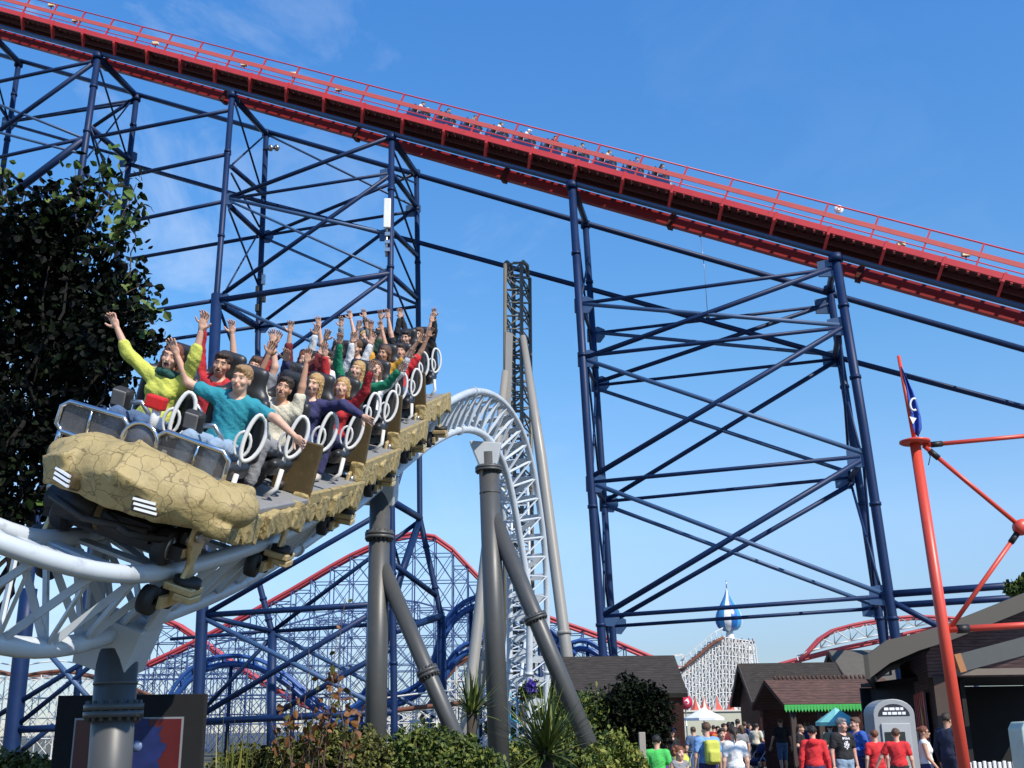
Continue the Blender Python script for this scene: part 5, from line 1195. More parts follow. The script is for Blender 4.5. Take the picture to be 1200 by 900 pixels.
# red pole gantry with flag
Yp = 17; M_OR = mat('orange_red_paint',(0.62,0.065,0.035),.38,var=.08,scale=1.5,dirt=(0.5,0.055,0.035))
pt = at(1072,518,Yp); pb_ = at(1131,905,Yp); pg = to_ground(pt,pb_)
t = thing('flag_gantry', 'tall orange red pole with a disc collar and struts at the right', 'gantry', (pg.x,pg.y,0)); wt = W(t)
o = wt.put(MB().tube([pg, pt], [.09,.082], 22), 'pole', M_OR)
wt.put(MB().lathe(pt, [(.001,-.03),(.2,-.03),(.235,-.01),(.235,.02),(.1,.06),(.001,.06)], 26), 'disc_collar', M_OR); wt.put(MB().tube([pt, at(1053,417,Yp)], [.034,.028], 12), 'flag_staff', M_OR)
s_a = at(1082,522,Yp); n_a = at(1197,618,Yp-.1)
for a, b, r in ((s_a, at(1265,505,Yp), .035), (s_a, n_a, .035), (n_a, at(1113,737,Yp), .035), (at(1112,738,Yp), at(1290,727,Yp), .05), (n_a, at(1290,540,Yp), .035)):
    wt.put(MB().tube([a,b], r, 10), 'strut', M_OR)
    d = (b-a).normalized(); wt.put(MB().tube([a+d*.12,a+d*.3], r*1.35, 10), 'turnbuckle', M_DARK)
wt.put(MB().lathe(n_a-Vector((0,.08,0)), [(.001,0),(.12,0),(.12,.14),(.001,.14)], 22, (0,1,0)), 'node_disc', M_OR)
wt.put(MB().box(at(1107,737,Yp),(.1,.1,.18)), 'bracket', M_OR)
wt.put(MB().tube([at(1086,522,Yp), at(1090,535,Yp), at(1088,545,Yp)], .008, 5), 'loose_wire', M_DARK)
# the drooping flag
fl = thing('flag', 'blue flag with a white crescent emblem drooping from the red staff', 'flag', at(1056,440,Yp)); wt = W(fl)
rows = [(1055,428,1057),(1057,440,1063),(1059,455,1070),(1061,470,1075),(1064,485,1079),(1067,498,1080),(1071,508,1076)]
vs = []; nx_ = 9
for j, (ua, v, ub) in enumerate(rows):
    for k in range(nx_): f = k/(nx_-1); vs.append(at(ua+(ub-ua)*f+.4, v+4*f, Yp+.05*math.sin(f*11+j*.5)))
mb = MB().add(vs, [(j*nx_+k,j*nx_+k+1,(j+1)*nx_+k+1,(j+1)*nx_+k) for j in range(len(rows)-1) for k in range(nx_-1)], True)
o = wt.put(mb, 'cloth', mat('flag_blue',(0.03,0.09,0.42),.75,var=.15,scale=8)); sm_ = o.modifiers.new('thick','SOLIDIFY'); sm_.thickness = .006
cr_ = [at(1071+4.5*math.cos(a), 474+7*math.sin(a), Yp-.07) for a in [R(60)+k*R(26) for k in range(10)]]
wt.put(MB().tube(cr_, .018, 6), 'crescent_emblem', mat('white_paint',(0.8,0.8,0.8),.4)); wt.put(MB().prism([at(1066,488,Yp-.07),at(1074,490,Yp-.07),at(1070,497,Yp-.07)],(0,.01,0)), 'emblem_tail', mat('white_paint',(0.8,0.8,0.8),.4))
# cabinet and white barrier in front of the opening
c = at(1217,850,21); t = thing('cabinet', 'pale green cabinet at the right edge in front of the dark opening', 'cabinet', (c.x,21,0)); hz = Zv(1195,846,21)
MB().prism([(-.32,0,0),(.5,0,0),(.5,0,hz+.03),(-.25,0,hz),(-.32,0,hz-.12)],(0,.6,0)).build('body', mat('pale_green_plastic',(0.45,0.56,0.50),.4), t, .03); MB().box((.05,-.01,.6),(.5,.03,.7)).build('door', mat('pale_green_door',(0.40,0.50,0.46),.4), t, .01)
t = thing('barrier', 'low white slatted barrier below the dark opening', 'barrier', (X(1168,22.5),22.5,0)); zb = Zv(1165,893,22.5)
for k in range(14): MB().box((-.62+.095*k,0,zb/2+.02*(k%2)),(.06,.05,zb)).build('slat', mat('white_paint',(0.8,0.8,0.8),.4), t, .01)
MB().box((0,.04,zb*.7),(1.4,.04,.07)).build('rail', mat('white_paint',(0.8,0.8,0.8),.4), t)
# ------------------------------------------------------------------ marquee, parasols, balloon, post, hanging boards
Ym = 56; x0, x1 = X(800,Ym), X(897,Ym); zw = Zv(850,834,Ym); t = thing('marquee', 'cream sided marquee with red and white pointed peaks below the white tower', 'marquee', ((x0+x1)/2,Ym,0)); wt = W(t)
wt.put(MB().box(((x0+x1)/2,Ym+1,zw/2),(x1-x0,2,zw)), 'side_wall', mat('cream_canvas',(0.50,0.50,0.38),.8,var=.08))
zp = Zv(850,815,Ym)
for k, u in enumerate((818,828,843,860,877,892)):
    x = X(u,Ym); n = 8; rr_ = .36
    for g_ in range(n):
        mb = MB(); vs = []
        for f, r_ in ((0,1),(.25,.62),(.6,.25),(1,.03)):
            for q in (0,1): a = 2*math.pi*(g_+q)/n+.39; vs.append((x+rr_*r_*math.cos(a), Ym+.3+rr_*r_*math.sin(a), zw+(zp-zw)*f))
        mb.add(vs, [(i*2,i*2+1,i*2+3,i*2+2) for i in range(3)]); wt.put(mb, 'peak_gore', [mat('marquee_red',(0.55,0.10,0.07),.7), mat('marquee_cream',(0.65,0.6,0.52),.7)][(g_+k) % 3 == 0])
wt.put(MB().box(((x0+x1)/2,Ym+.98,zw+.05),(x1-x0+.1,2.1,.08)), 'valance', mat('marquee_cream',(0.65,0.6,0.52),.7))
def parasol(label, u, v, Y, halfw, col):
    c = at(u,v,Y); t = thing('parasol', label, 'parasol', (c.x,Y,0)); n = 8; z1 = c.z; mb = MB(); vs = [(0,0,z1)]
    for k in range(n): a = 2*math.pi*(k+.5)/n; vs.append((halfw*math.cos(a), halfw*math.sin(a), z1-.40))
    for k in range(n): a = 2*math.pi*(k+.5)/n; vs.append((halfw*math.cos(a), halfw*math.sin(a), z1-.50))
    mb.add(vs, [(0,1+k,1+(k+1)%n) for k in range(n)]+[(1+k,1+n+k,1+n+(k+1)%n,1+(k+1)%n) for k in range(n)]); mb.build('canopy', mat('parasol_'+col[0], col[1], .7), t)
    MB().tube([(0,0,0),(0,0,z1-.03)], .025, 8).build('pole', M_STEEL, t); MB().lathe((0,0,0), [(.001,0),(.25,0),(.25,.07),(.001,.09)], 14).build('base', M_DARK, t)
parasol('white parasol in front of the cream marquee', 824, 829, 46, .82, ('white',(0.72,0.74,0.78)))
parasol('turquoise parasol in front of the long stall', 979, 829, 33, .60, ('turquoise',(0.20,0.52,0.50)))
c = at(803,823,47); t = thing('balloon', 'round red balloon sign on a stick at the corner of the brown hut', 'balloon', (c.x,47,0)); MB().lathe((0,0,c.z-.3), [(.001,0),(.17,.05),(.28,.18),(.30,.3),(.27,.43),(.16,.56),(.001,.6)], 18).build('ball', mat('balloon_red',(0.5,0.02,0.05),.3), t); MB().tube([(0,0,0),(0,0,c.z-.29)], .025, 6).build('stick', M_STEEL, t)
MB().lathe((.02,-.285,c.z), [(.001,0),(.1,0),(.1,.02),(.001,.02)], 12, (0,1,0)).build('white_spot', mat('white_paint',(0.8,0.8,0.8),.4), t)
for k, (u, v, cc) in enumerate(((898,822,'red'),(916,819,'blue'))):
    c = at(u,v,44); t = thing('hanging_board', ['small white and red board on a post beside the timber hut', 'small white and blue board hung under the corner of the timber hut'][k], 'sign', (c.x,44,0))
    MB().box((0,0,c.z-.18),(.42,.06,.26)).build('panel', mat('white_paint',(0.8,0.8,0.8),.4), t); MB().lathe((-.05,-.04,c.z-.12),[(.001,0),(.11,0),(.11,.02),(.001,.02)],10,(0,1,0)).build('picture', M_RED if k == 0 else mat('flag_blue',(0.03,0.09,0.42),.75), t); MB().beam((.0,-.035,c.z-.26),(.2,-.035,c.z-.22),.02,.06).build('stripe', CL['blue'], t)
    MB().tube([(.12,.06,0),(.12,.06,c.z+.1)], .05, 8).build('post', M_POST, t)
c = at(752,858,20); t = MB().box((0,0,c.z/2),(.11,.11,c.z)).build('timber_post', mat('weathered_post',(0.32,0.29,0.25),.8,var=.25,scale=5), None, .01); t.location = (c.x,20,0); tag(t, 'square weathered timber post between the bushes and the green T-shirt', 'post')
# framed poster low at the left
Yq = 11.0; a = at(68,814,Yq); b = at(241,814,Yq); wq = b.x-a.x; hq = 1.2; cx = (a.x+b.x)/2; zq = (a.z+b.z)/2
t = thing('poster_board', 'black framed red poster with a blue splash behind the nearest grey column', 'poster board', (cx,Yq,0))
MB().prism([(-wq/2,0,zq-hq),(wq/2,0,zq-hq),(wq/2,0,zq),(-wq/2,0,zq)],(0,.10,0)).build('frame', mat('black_frame',(0.004,0.004,0.005),.9), t, .01)
e1, e2 = .19, .208
MB().box((0,-.008,zq-hq/2-.02),(wq-2*e1,.012,hq-2*e1)).build('silver_border', mat('silver_edge',(0.25,0.26,0.28),.4,.3), t)
MB().box((0,-.018,zq-hq/2-.02),(wq-2*e2,.012,hq-2*e2)).build('poster', mat('poster_red',(0.075,0.008,0.008),.35,var=.35,scale=3), t)  # shade over the board is put into the darkened poster colours
sp_ = []; cxs, czs = .12, zq-.50
for k in range(44):
    r_ = .23*(1+.10*math.sin(k*2.9)+.12*math.sin(k*1.3+1)); sp_.append((cxs+r_*math.cos(2*math.pi*k/44), -.026, czs+r_*1.15*math.sin(2*math.pi*k/44)))
MB().prism(sp_[::-1],(0,-.003,0)).build('blue_splash', mat('poster_blue',(0.006,0.014,0.085),.5,var=.8,scale=7), t)
MB().lathe((cxs-.02,-.030,czs+.03),[(.001,0),(.05,0),(.05,-.003),(.001,-.003)],18,(0,1,0)).build('pale_disc', mat('poster_pale',(0.12,0.17,0.30),.4), t)
for x in (-wq/2+.1,wq/2-.1): MB().box((x,.1,(zq-hq)/2+.05),(.1,.1,zq-hq+.1)).build('leg', M_DARK, t)
# ================================================================== people on the plaza
def crowd(label, u, v, Y, turn, **kw):
    p = at(u, v, Y); H = max(1.0, min(1.9, p.z)); pos = Vector((p.x, Y, 0))
    g = kw.pop('carry', None)
    M4 = Matrix.Translation(pos) @ Matrix.Rotation(R(turn), 4, 'Z')
    far = Y > 34
    o, J = person(label, M4, H=H*1.0, hr=.02 if far else .015, lr=.014 if far else .009, **kw)
    if g:
        c = J['chest']; mcol = CL[g[0]]
        bp = mesh_np('backpack', [sdf_mesh([(rbox(c+np.array((0,.215,-.08)), (.30,.16,.44), .07), .03, '+'), (rbox(c+np.array((0,.29,-.16)), (.22,.10,.22), .04), .03, '+'), (rc(c+np.array((-.1,.14,.1)), c+np.array((-.12,-.10,.12)), .022), .01, '+'), (rc(c+np.array((.1,.14,.1)), c+np.array((.12,-.10,.12)), .022), .01, '+')], .016)], [mcol], mw=M4)
        tag(bp, g[1], 'backpack')
    return o
DN = (((-.22,.05,-1),(-.05,-.2,-1)), ((.22,.05,-1),(.05,-.2,-1)))
BENT = (((-.3,.1,-1),(.2,-.9,-.1)), ((.3,.1,-1),(-.2,-.9,.0)))
crowd('man in a bright green T-shirt seen from behind beside the timber post', 769, 862, 20, 170, shirt='brightgreen', sleeve='short', hair=('short','black'), arms=DN, legs='jeans')
crowd('small girl with curly brown hair and a grey vest facing the camera', 795, 876, 19, 25, shirt='grey', sleeve='none', hair=('curly','auburn'), woman=True, face='smile', arms=DN)
crowd('man in a pale blue shirt walking away with a lime rucksack', 827, 847, 22, 195, shirt='sky', sleeve='short', hair=('short','brown'), arms=DN, legs='navy', carry=('lime','lime green rucksack on the back of the pale blue shirt'))
crowd('man in a grey checked shirt facing the camera beside the lime rucksack', 845, 854, 25, 10, shirt='plaid', sleeve='short', hair=('short','dark'), arms=DN, legs='grey', shorts=True)
crowd('dark haired woman in a white T-shirt and jeans seen from behind', 859, 852, 21, 185, shirt='white', sleeve='short', hair=('tail','dark'), woman=True, arms=DN, legs='lightjeans')
crowd('person in an orange top far off before the marquee', 841, 851, 40, 0, shirt='orange', sleeve='short', hair=('short','dark'), arms=DN)
crowd('tall person in black standing in the middle of the far group', 864, 843, 44, 180, shirt='black', sleeve='long', hair=('short','dark'), arms=DN, legs='black')
crowd('person in a black jacket at the left of the far group', 854, 846, 43, 160, shirt='black', sleeve='long', hair=('long','black'), woman=True, arms=DN, legs='black')
crowd('person in a navy top at the right of the far group', 872, 846, 45, 200, shirt='navy', sleeve='long', hair=('short','brown'), arms=DN, legs='grey')
crowd('woman in a pink top near the far group by the marquee', 877, 848, 46, 90, shirt='pink', sleeve='short', hair=('bob','dark'), woman=True, arms=DN, legs='black')
crowd('pale topped person bending over a pushchair at the right of the group', 884, 848, 43, 140, shirt='cream', sleeve='short', hair=('short','dark'), arms=BENT, legs='black', lean=.2)
crowd('man in a black T-shirt and denim shorts walking away alone', 914, 842, 40, 185, shirt='black', sleeve='short', hair=('short','brown'), arms=(((-.35,.1,-1),(-.2,-.3,-1)),((.35,-.1,-1),(.2,-.4,-1))), legs='jeans', shorts=True, stride=.12)
crowd('woman in a black vest turning to the left behind the red hoodie', 937, 849, 33, 60, shirt='black', sleeve='short', hair=('tail','brown'), woman=True, arms=BENT, legs='black')
crowd('person in a red hooded top seen from behind in the foreground crowd', 951, 851, 21.5, 170, shirt='scarlet', sleeve='long', hair=('short','black'), hood=True, arms=DN, legs='navy')
crowd('person in red half hidden beside the black T-shirt with white print', 966, 868, 25, 150, shirt='red', sleeve='long', hair=('short','dark'), arms=DN, legs='black')
crowd('grey haired man in a black T-shirt printed in white', 985, 842, 22.5, 20, shirt='black', sleeve='short', hair=('short','grey'), arms=DN, legs='lightjeans', logo=True, yaw=.3, skin='pink')
crowd('man in a blue jacket with a dark bag turned to the left', 1002, 841, 24, -70, shirt='blue', sleeve='long', hair=('short','brown'), arms=BENT, legs='navy', skin='pink', carry=('navy','dark navy rucksack on the blue jacket'))
crowd('auburn haired child in a red T-shirt with bare arms seen from behind', 1024, 856, 23.5, 190, shirt='scarlet', sleeve='short', hair=('short','auburn'), arms=DN, legs='scarlet')
crowd('child in a red vest over dark sleeves in front of the grey kiosk', 1049, 854, 22, 165, shirt='scarlet', sleeve='short', hair=('short','brown'), arms=(((-.25,.05,-1),(-.1,-.2,-1)),((.6,-.1,-.9),(.5,-.2,-.9))), legs='black')
crowd('woman in a white vest walking right past the red striped board', 1081, 851, 22, 70, shirt='white', sleeve='none', hair=('bun','auburn'), woman=True, skin='tan', arms=(((-.2,-.2,-1),(-.1,-.6,-.8)),((.2,.1,-1),(.1,-.4,-1))), legs='navy', sunglasses=True, stride=.15)
crowd('tall man in a dark navy suit standing beside the orange red pole', 1108, 836, 22.5, 130, shirt='suit', sleeve='long', hair=('short','dark'), arms=(((-.25,.05,-1),(-.05,-.3,-1)),((.25,.0,-1),(.0,-.4,-.9))), legs='suit', skin='tan')
MORE = [(848,848,38,'maroon','short','dark',30,'person in a maroon top in the middle distance left of the group'),(868,850,36,'grey','bob','brown',200,'person in a grey top nearer than the dark far group'),(890,847,50,'sky','short','dark',180,'person in pale blue before the cream marquee wall'),
 (858,846,50,'green','short','black',0,'person in green at the back of the far group'),(899,848,47,'white','long','brown',120,'woman in white beside the timber hut corner'),(926,847,42,'cream','short','grey',-60,'grey haired person in cream by the long stall'),
 (945,846,37,'navy','short','brown',180,'person in navy in the shade of the long stall'),(972,848,35,'khaki','short','dark',160,'person in khaki beneath the turquoise parasol'),(786,853,30,'black','cap','navy',20,'person in black by the bushes behind the green T-shirt'),
 (812,852,34,'jeans','short','brown',190,'person in denim blue between the parasol and the lime rucksack'),(836,850,48,'red','short','dark',170,'person in a red top below the white parasol'),(1015,850,27,'black','bob','dark',150,'dark haired person in black behind the red children')]
for u, v, Y, shc, hst, hcl, tn, lab in MORE:
    crowd(lab, u, v, Y, tn, shirt=shc, sleeve='short', hair=(hst, hcl), arms=DN, legs=['jeans','black','navy','khaki'][(u+v) % 4], woman=hst in ('bob','long'))
# pushchairs
def pushchair(label, u, Y, face, col):
    p = at(u,850,Y); t = thing('pushchair', label, 'pushchair', mw=Matrix.Translation((p.x,Y,0)) @ Matrix.Rotation(R(face),4,'Z'))
    for x in (-.25,.25):
        MB().tube([(x,-.35,.12),(x,-.1,.5),(x,.35,1.0),(x,.45,1.05)], .018, 8).build('side_frame', M_STEEL, t); MB().tube([(x,.35,.1),(x,.0,.55)], .016, 8).build('rear_strut', M_STEEL, t)
        for y in (-.38,.36): MB().lathe((x,y,.11),[(.02,-.02),(.1,-.02),(.11,0),(.1,.02),(.02,.02)],16,(1,0,0)).build('wheel', M_BLACK, t)
    MB().tube([(-.25,.45,1.05),(.25,.45,1.05)], .02, 8).build('handle', M_BLACK, t)
    mesh_np('seat', [sdf_mesh([(rbox((0,.02,.45),(.42,.42,.10),.04),.03,'+'),(rbox((0,.22,.68),(.42,.10,.5),.04,rotm(0,-.35,0)),.04,'+'),(rbox((0,-.25,.36),(.38,.12,.22),.04,rotm(0,.5,0)),.04,'+')],.022)], [CL[col]], parent=t)
    hd = MB(); vs = []
    for j in range(6):
        a = R(-10+26*j)
        for k in range(7): b = R(-90+30*k); vs.append((.24*math.sin(b), .24-.36*math.sin(a)*1.0*math.cos(b)*.9+.05, .75+.30*math.cos(a)*max(.25,math.cos(b))))
    hd.add(vs, [(j*7+k,j*7+k+1,(j+1)*7+k+1,(j+1)*7+k) for j in range(5) for k in range(6)], True); o = hd.build('hood', CL[col], t); q = o.modifiers.new('thick','SOLIDIFY'); q.thickness = .012
    mesh_np('bag', [sdf_mesh([(rbox((0,.42,.78),(.36,.16,.26),.06),.03,'+')],.025)], [CL['purple']], parent=t)
pushchair('dark purple pushchair hung with bags beside the bushes', 783, 24, 20, 'purple'); pushchair('navy pushchair near the far group by the marquee', 886, 42, -60, 'navy'); pushchair('black pushchair with a lime bag in front of the brown hut', 791, 28, -30, 'lime')
# ================================================================== trees and plants
def leaf_mat(name, c, var=.5, rough=.55):
    m = mat(name, c, rough, var=var, scale=1.8); m.node_tree.nodes['Principled BSDF'].inputs['Specular IOR Level'].default_value = .25 if max(c) > .03 else .08; return m
LG = {'bush': [leaf_mat('leaf_mid',(0.06,0.09,0.018)), leaf_mat('leaf_light',(0.13,0.15,0.03)), leaf_mat('leaf_dark',(0.02,0.04,0.012))],
      'olive': [leaf_mat('leaf_olive',(0.075,0.08,0.018)), leaf_mat('leaf_olive_light',(0.14,0.135,0.03)), leaf_mat('leaf_olive_dark',(0.02,0.022,0.008))],
      'lime': [leaf_mat('leaf_yellow_green',(0.12,0.15,0.025)), leaf_mat('leaf_yellow',(0.20,0.20,0.04)), leaf_mat('leaf_mid',(0.06,0.09,0.018))],
      'dark': [leaf_mat('leaf_shaded',(0.0035,0.005,0.003)), leaf_mat('leaf_shaded_green',(0.008,0.014,0.005)), leaf_mat('leaf_deep_shade',(0.002,0.0025,0.002))],  # backlit shade of the left tree is put into these near-black colours
      'brown': [leaf_mat('leaf_brown',(0.14,0.06,0.025)), leaf_mat('leaf_rust',(0.20,0.09,0.03)), leaf_mat('leaf_olive',(0.075,0.08,0.018))],
      'topleaf': [leaf_mat('leaf_sunlit',(0.07,0.12,0.02)), leaf_mat('leaf_sunlit_pale',(0.13,0.17,0.05)), leaf_mat('leaf_shaded_green',(0.008,0.014,0.005))]}  # sunlight on the rim leaves is put into the lighter greens
def leaves(C, size, mats, name, parent=None, w=(.6,.3,.1), aspect=.62, shape='oval'):
    C = np.asarray(C); n = len(C)
    d = rng.normal(size=(n,3)); d /= np.linalg.norm(d,axis=1)[:,None]
    e = rng.normal(size=(n,3)); e -= (e*d).sum(1)[:,None]*d; e /= np.linalg.norm(e,axis=1)[:,None]
    nn = np.cross(d,e); s = size*rng.uniform(.6,1.25,n)[:,None]
    v = np.stack([C-d*s*.5, C-d*s*.12+e*s*aspect*.5+nn*s*.08, C+d*s*.25+e*s*aspect*.36+nn*s*.06, C+d*s*.6, C+d*s*.25-e*s*aspect*.36+nn*s*.06, C-d*s*.12-e*s*aspect*.5+nn*s*.08], 1).reshape(-1,3)
    o = (np.arange(n)*6)[:,None]; q = np.concatenate([o+np.array([[0,1,2,3]]), o+np.array([[0,3,4,5]])])
    mi = rng.choice(3, n, p=w); mi = np.concatenate([mi,mi])
    ob = mesh_np(name, [(v,q)], mats, parent=parent, smooth=False)
    ob.data.polygons.foreach_set('material_index', mi.astype(np.int32)); return ob
def blob(cs, n, bias=.5, wob=.2):
    """points inside ellipsoids: cs = [(centre, radii)]"""
    vol = np.array([r[0]*r[1]*r[2] for c, r in cs]); out = []
    for (c, r), k in zip(cs, rng.multinomial(n, vol/vol.sum())):
        d = rng.normal(size=(k,3)); d /= np.linalg.norm(d,axis=1)[:,None]
        rr = rng.uniform(0,1,k)**(bias)
        lump = 1+wob*np.sin(d[:,0]*5+c[0]*3)*np.sin(d[:,2]*6+c[2])+wob*.6*np.sin(d[:,1]*9+d[:,0]*7)
        out.append(np.array(c)+d*np.array(r)*(rr*lump)[:,None])
    return np.concatenate(out)
def limb(mb, a, b, r0_, r1_, n=6, wob=.06):
    a = Vector(a); b = Vector(b); P = []; L = (b-a).length
    for k in range(n+1): f = k/n; P.append(a.lerp(b,f)+Vector((random.uniform(-1,1),random.uniform(-1,1),random.uniform(-.3,.3)))*wob*L*math.sin(f*math.pi))
    mb.tube(P, [r0_+(r1_-r0_)*k/n for k in range(n+1)], 8); return P
M_BARK = mat('bark', (0.045,0.035,0.025), .9, var=.4, scale=6, bump=.8, bscale=25)
M_TWIG = mat('twig', (0.09,0.06,0.045), .85, var=.3, scale=10)
# ---- the left tree: its shade is put into near-black leaf and bark colour
Yt = 13.5; base = Vector((at(-40,850,Yt).x, Yt, 0)); t = thing('broadleaf_tree', 'tall dark broadleaf tree filling the left edge beside the train', 'tree', base); wt = W(t)
mb = MB(); trunk = limb(mb, base, at(10,470,Yt), .2, .11, 8, .02)
tops = [at(u,v,Yt+dy) for u,v,dy in ((100,240,0),(150,230,.5),(60,300,-.3),(30,230,.4),(-20,260,0),(150,350,.2),(130,420,-.4),(60,420,.3),(-40,380,.5),(80,520,0),(130,300,.6),(40,560,.2),(-60,520,-.3),(170,360,-.2))]
for p in tops: limb(mb, trunk[random.choice((3,4,5,6))], p, .045, .008, 7, .08)
wt.put(mb, 'trunk', mat('shaded_bark', (0.006,0.005,0.004), .95, var=.4, scale=6, bump=.8, bscale=25))
cs = []
for u,v,dy,ru,rv in ((30,300,0,75,65),(90,330,.3,72,70),(110,420,-.2,62,62),(50,430,.3,80,80),(15,520,0,80,70),(85,500,.2,52,50),(-30,400,.2,70,110),(-40,280,.3,60,70),(60,262,-.1,55,50),(10,600,.2,60,40),(135,385,.1,48,40),(150,340,.2,34,30),(160,400,.2,28,26),(-40,560,.2,70,80),(70,380,.5,85,90)):
    c = at(u,v,Yt+dy); k = Yt/1296; cs.append(((c.x,c.y,c.z),(ru*k,.75,rv*k)))
pts = blob(cs, 19000, .5, .36)
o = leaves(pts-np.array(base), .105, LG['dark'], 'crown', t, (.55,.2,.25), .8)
# loose sprigs around the rim, bigger leaves with sunlight put into their colour
sp = []; mb = MB()
for u0_,v0_,u1_,v1_,n in ((100,270,128,180,46),(90,280,88,196,40),(130,300,160,215,48),(60,270,62,222,30),(110,260,150,195,34),(70,280,105,205,34),(130,280,168,238,30),(0,260,4,205,26),(10,290,12,200,26),(150,330,160,258,22),(140,370,186,352,26),(150,380,182,372,14),(120,300,150,240,26),(20,280,40,238,18),(140,350,168,330,14),(80,540,112,590,16),(60,560,60,612,16),(110,250,110,210,20),(105,290,145,290,20)):
    mb = MB(); a = at(u0_,v0_,Yt-.2); b = at(u1_,v1_,Yt-.2+random.uniform(-.3,.3)); P = limb(mb, a, b, .012, .004, 6, .05)
    for k in range(n):
        f = random.uniform(.15,1.05)*6; i = min(5,int(f)); q = P[i].lerp(P[i+1], f-i); sp.append(q+Vector((random.gauss(0,.085),random.gauss(0,.12),random.gauss(0,.085))))
    wt.put(mb, 'twig', M_TWIG)
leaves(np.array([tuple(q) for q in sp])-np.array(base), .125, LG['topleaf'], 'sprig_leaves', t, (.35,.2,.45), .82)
# ---- bushes along the bottom of the picture
def bush(label, lst, n, size, pal, w=(.5,.35,.15), name='bush', cat='bush', aspect=.55, bias=.45, stems=7):
    """lst: (u, v, Y, halfwidth px, halfheight px)"""
    cs = []
    for u,v,Y,ru,rv in lst: c = at(u,v,Y); k = Y/1296; cs.append(((c.x,c.y,c.z),(ru*k,max(.35,ru*k*.8),rv*k)))
    base = Vector((np.mean([c[0][0] for c in cs]), np.mean([c[0][1] for c in cs]), 0)); t = thing(name, label, cat, base); wt = W(t)
    low = []
    for c, r in cs:                                    # the foliage reaches down to the ground
        z = c[2]-r[2]*.6
        while z > .15: low.append(((c[0],c[1],z),(r[0]*.95,r[1]*.95,max(.3,r[2]*.8)))); z -= max(.35, r[2])
    P = blob(cs, n, bias); Q = blob(low, n//2, bias) if low else np.zeros((0,3)); P = np.concatenate([P,Q]); P = P[P[:,2] > .05]
    leaves(P-np.array(base), size, LG[pal], 'foliage', t, w, aspect)
    mb = MB()
    for k in range(stems):
        c, r = random.choice(cs); limb(mb, (c[0]+random.uniform(-.15,.15),c[1],0), (c[0]+random.uniform(-.6,.6)*r[0],c[1]+random.uniform(-.3,.3),c[2]+random.uniform(-.3,.5)*r[2]), .03, .008, 5, .05)
    wt.put(mb, 'stems', M_TWIG); return t
bush('dense olive hedge right of the black poster board', [(300,900,12,50,28),(350,893,12.5,42,32),(390,886,12.5,42,36),(425,892,13,34,34)], 8200, .062, 'olive', (.5,.25,.25), 'hedge', 'hedge')
bush('green shrub between the left and middle grey columns', [(470,892,16.6,28,28),(500,884,16.6,34,34),(540,892,17,32,32),(570,899,16.6,24,22)], 7000, .082, 'bush', (.5,.35,.15))
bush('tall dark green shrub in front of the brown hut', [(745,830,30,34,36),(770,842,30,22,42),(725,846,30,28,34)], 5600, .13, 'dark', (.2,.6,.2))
bush('mid green shrub behind the spiky plant', [(640,842,29,36,36),(680,834,30,34,28),(600,852,29,30,28),(660,868,28,50,30),(700,850,31,26,28)], 8000, .13, 'bush', (.45,.3,.25))
bush('yellow green shrub beside the timber post', [(722,890,17,24,34),(742,898,17,16,24),(700,900,16.5,20,26)], 4200, .08, 'lime', (.5,.3,.2))
bush('yellow green shrub right of the spiky plant', [(675,884,26.5,30,28),(697,892,26.5,24,24),(612,890,26.5,24,24)], 4600, .12, 'lime', (.45,.2,.35))
bush('low olive shrub under the poster board at the left corner', [(20,905,12,40,24),(60,912,12,30,20)], 2400, .07, 'olive')
bush('dark treetop behind the eave of the big building', [(1192,690,44,14,10),(1206,686,44,16,14)], 1300, .22, 'bush', (.5,.2,.3), 'tree_top', 'tree')
bush('small green shrub beside the corner of the timber hut', [(922,838,44,9,12),(930,845,44,9,10)], 700, .12, 'bush')
# purple flowers on the shrub
fl_ = bush('purple flowering plant hanging in front of the white trestle', [(622,806,27,11,12),(614,812,27,8,10)], 380, .1, 'bush', (.4,.2,.4), 'flowering_plant', 'plant')
MF = [mat('petal_purple',(0.06,0.03,0.30),.5), mat('petal_violet',(0.10,0.05,0.42),.5), mat('petal_dark',(0.03,0.015,0.12),.5)]
c = at(622,805,26.7); leaves(blob([((c.x,c.y,c.z),(.13,.14,.15))], 240, .4)-np.array(fl_.location), .075, MF, 'blossoms', fl_, (.5,.3,.2), .9)
# blades: spiky plants and reeds
def spiky(label, u, v, Y, n, L, wid, pal, up=.3, name='spiky_plant', droop=.4, cone=None):
    c = at(u,v,Y); base = Vector((c.x,Y,0)); t = thing(name, label, 'plant', base); mb = [MB(),MB(),MB()]; zc = max(.05, c.z)
    for k in range(n):
        th = random.uniform(0,2*math.pi); el_ = random.uniform(up,1.5) if cone is None else random.uniform(*cone); l_ = L*random.uniform(.65,1.1)
        d = Vector((math.cos(th)*math.cos(el_), math.sin(th)*math.cos(el_), math.sin(el_))); sd_ = d.cross(Vector((0,0,1))).normalized(); P = []; p = Vector((random.gauss(0,.04),random.gauss(0,.04),zc if cone is None else 0)); dd = d.copy()
        for j in range(6):
            P.append(p.copy()); p = p+dd*l_/5; dd = (dd+Vector((0,0,-droop*.14))).normalized()
        vs = []
        for j, q in enumerate(P): w_ = wid*(.75,1,.95,.75,.45,.04)[j]; vs += [q-sd_*w_, q+sd_*w_+Vector((0,0,.0))]
        random.choice(mb).add(vs, [(j*2,j*2+1,j*2+3,j*2+2) for j in range(5)])
    for m_, b in zip(LG[pal], mb):
        if b.v: b.build('blades', m_, t)
    if cone is None: MB().tube([(0,0,0),(0,0,zc+.05)], .09, 10).build('trunk', M_BARK, t)
    return t
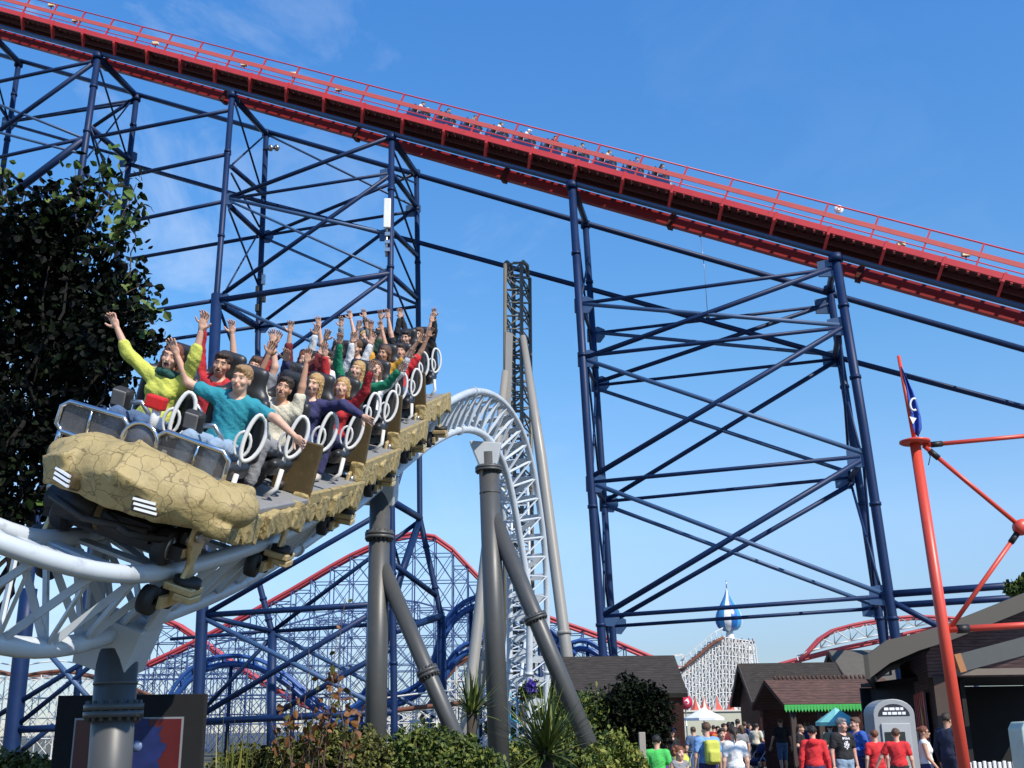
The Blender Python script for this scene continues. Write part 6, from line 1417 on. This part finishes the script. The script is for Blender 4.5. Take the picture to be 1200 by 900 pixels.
spiky('spiky green yucca with arching blades right of the tallest grey column', 640, 884, 13, 200, .80, .014, 'bush', -.45)
spiky('spiky plant half hidden left of the tallest grey column', 553, 838, 19, 90, .8, .02, 'bush', -.1)
spiky('clump of tall reed blades beside the black poster board', 268, 900, 11.3, 46, 1.75, .014, 'lime', name='reed_clump', cone=(1.28,1.55), droop=.25)
spiky('short blades at the foot of the nearest blue column', 290, 900, 11.6, 30, 1.6, .012, 'olive', name='reed_clump', cone=(1.2,1.5), droop=.3)
# bare twiggy shrub with brown leaves
bs = at(370,900,11.5); t = thing('twiggy_shrub', 'straggly shrub with brown and yellow leaves left of the middle grey column', 'shrub', (bs.x,11.5,0)); wt = W(t); mb = MB(); lv = []
for u1_,v1_ in ((388,782),(372,800),(402,790),(350,820),(330,830),(412,812),(362,760),(395,745),(340,800),(420,835),(318,845),(380,830),(405,700)):
    P = limb(mb, (bs.x+random.uniform(-.2,.2),11.5+random.uniform(-.1,.1),0), at(u1_,v1_,11.5+random.uniform(-.2,.2)), .012, .003, 9, .035)
    for k in range(22 if v1_ > 770 else 6):
        f = 9*random.uniform(.62,1.0); i = min(8,int(f)); lv.append(P[i].lerp(P[i+1],f-i)+Vector((random.gauss(0,.035),random.gauss(0,.05),random.gauss(0,.035))))
wt.put(mb, 'twigs', M_TWIG); leaves(np.array([tuple(q) for q in lv])-np.array((bs.x,11.5,0)), .085, LG['brown'], 'leaves', t, (.5,.25,.25), .7)
# turquoise spiral ornament
c = at(606,820,27); t = thing('spiral_ornament', 'turquoise spiral streamer on a pole behind the tallest grey column', 'ornament', (c.x,27,0)); vs = []
for k in range(33):
    a = k*.55; z = c.z+.35-k*.042
    for q in (0,1): vs.append((.17*math.cos(a+q*.9), .17*math.sin(a+q*.9), z-q*.1))
o = MB().add(vs, [(k*2,k*2+1,k*2+3,k*2+2) for k in range(32)], True).build('streamer', mat('turquoise_plastic',(0.04,0.35,0.48),.4), t); q = o.modifiers.new('thick','SOLIDIFY'); q.thickness = .01
MB().tube([(0,0,0),(0,0,c.z+.4)], .03, 8).build('pole', M_STEEL, t)
g = MB(); g.add([(-1500,-200,0),(1500,-200,0),(1500,3000,0),(-1500,3000,0)], [(0,1,2,3)])
tag(g.build('ground', mat('ground_soil', (0.08,0.075,0.045), 0.95, var=0.4, scale=0.4, bump=0.4, bscale=3)), kind='structure')
pv = MB(); pv.add([(3.2,-5,0.004),(60,-5,0.004),(60,140,0.004),(3.2,140,0.004)], [(0,1,2,3)])
tag(pv.build('plaza_paving', mat('plaza_asphalt', (0.13,0.125,0.12), 0.9, var=0.25, scale=0.6, bump=0.25, bscale=30, dirt=(0.09,0.085,0.08))), kind='structure')
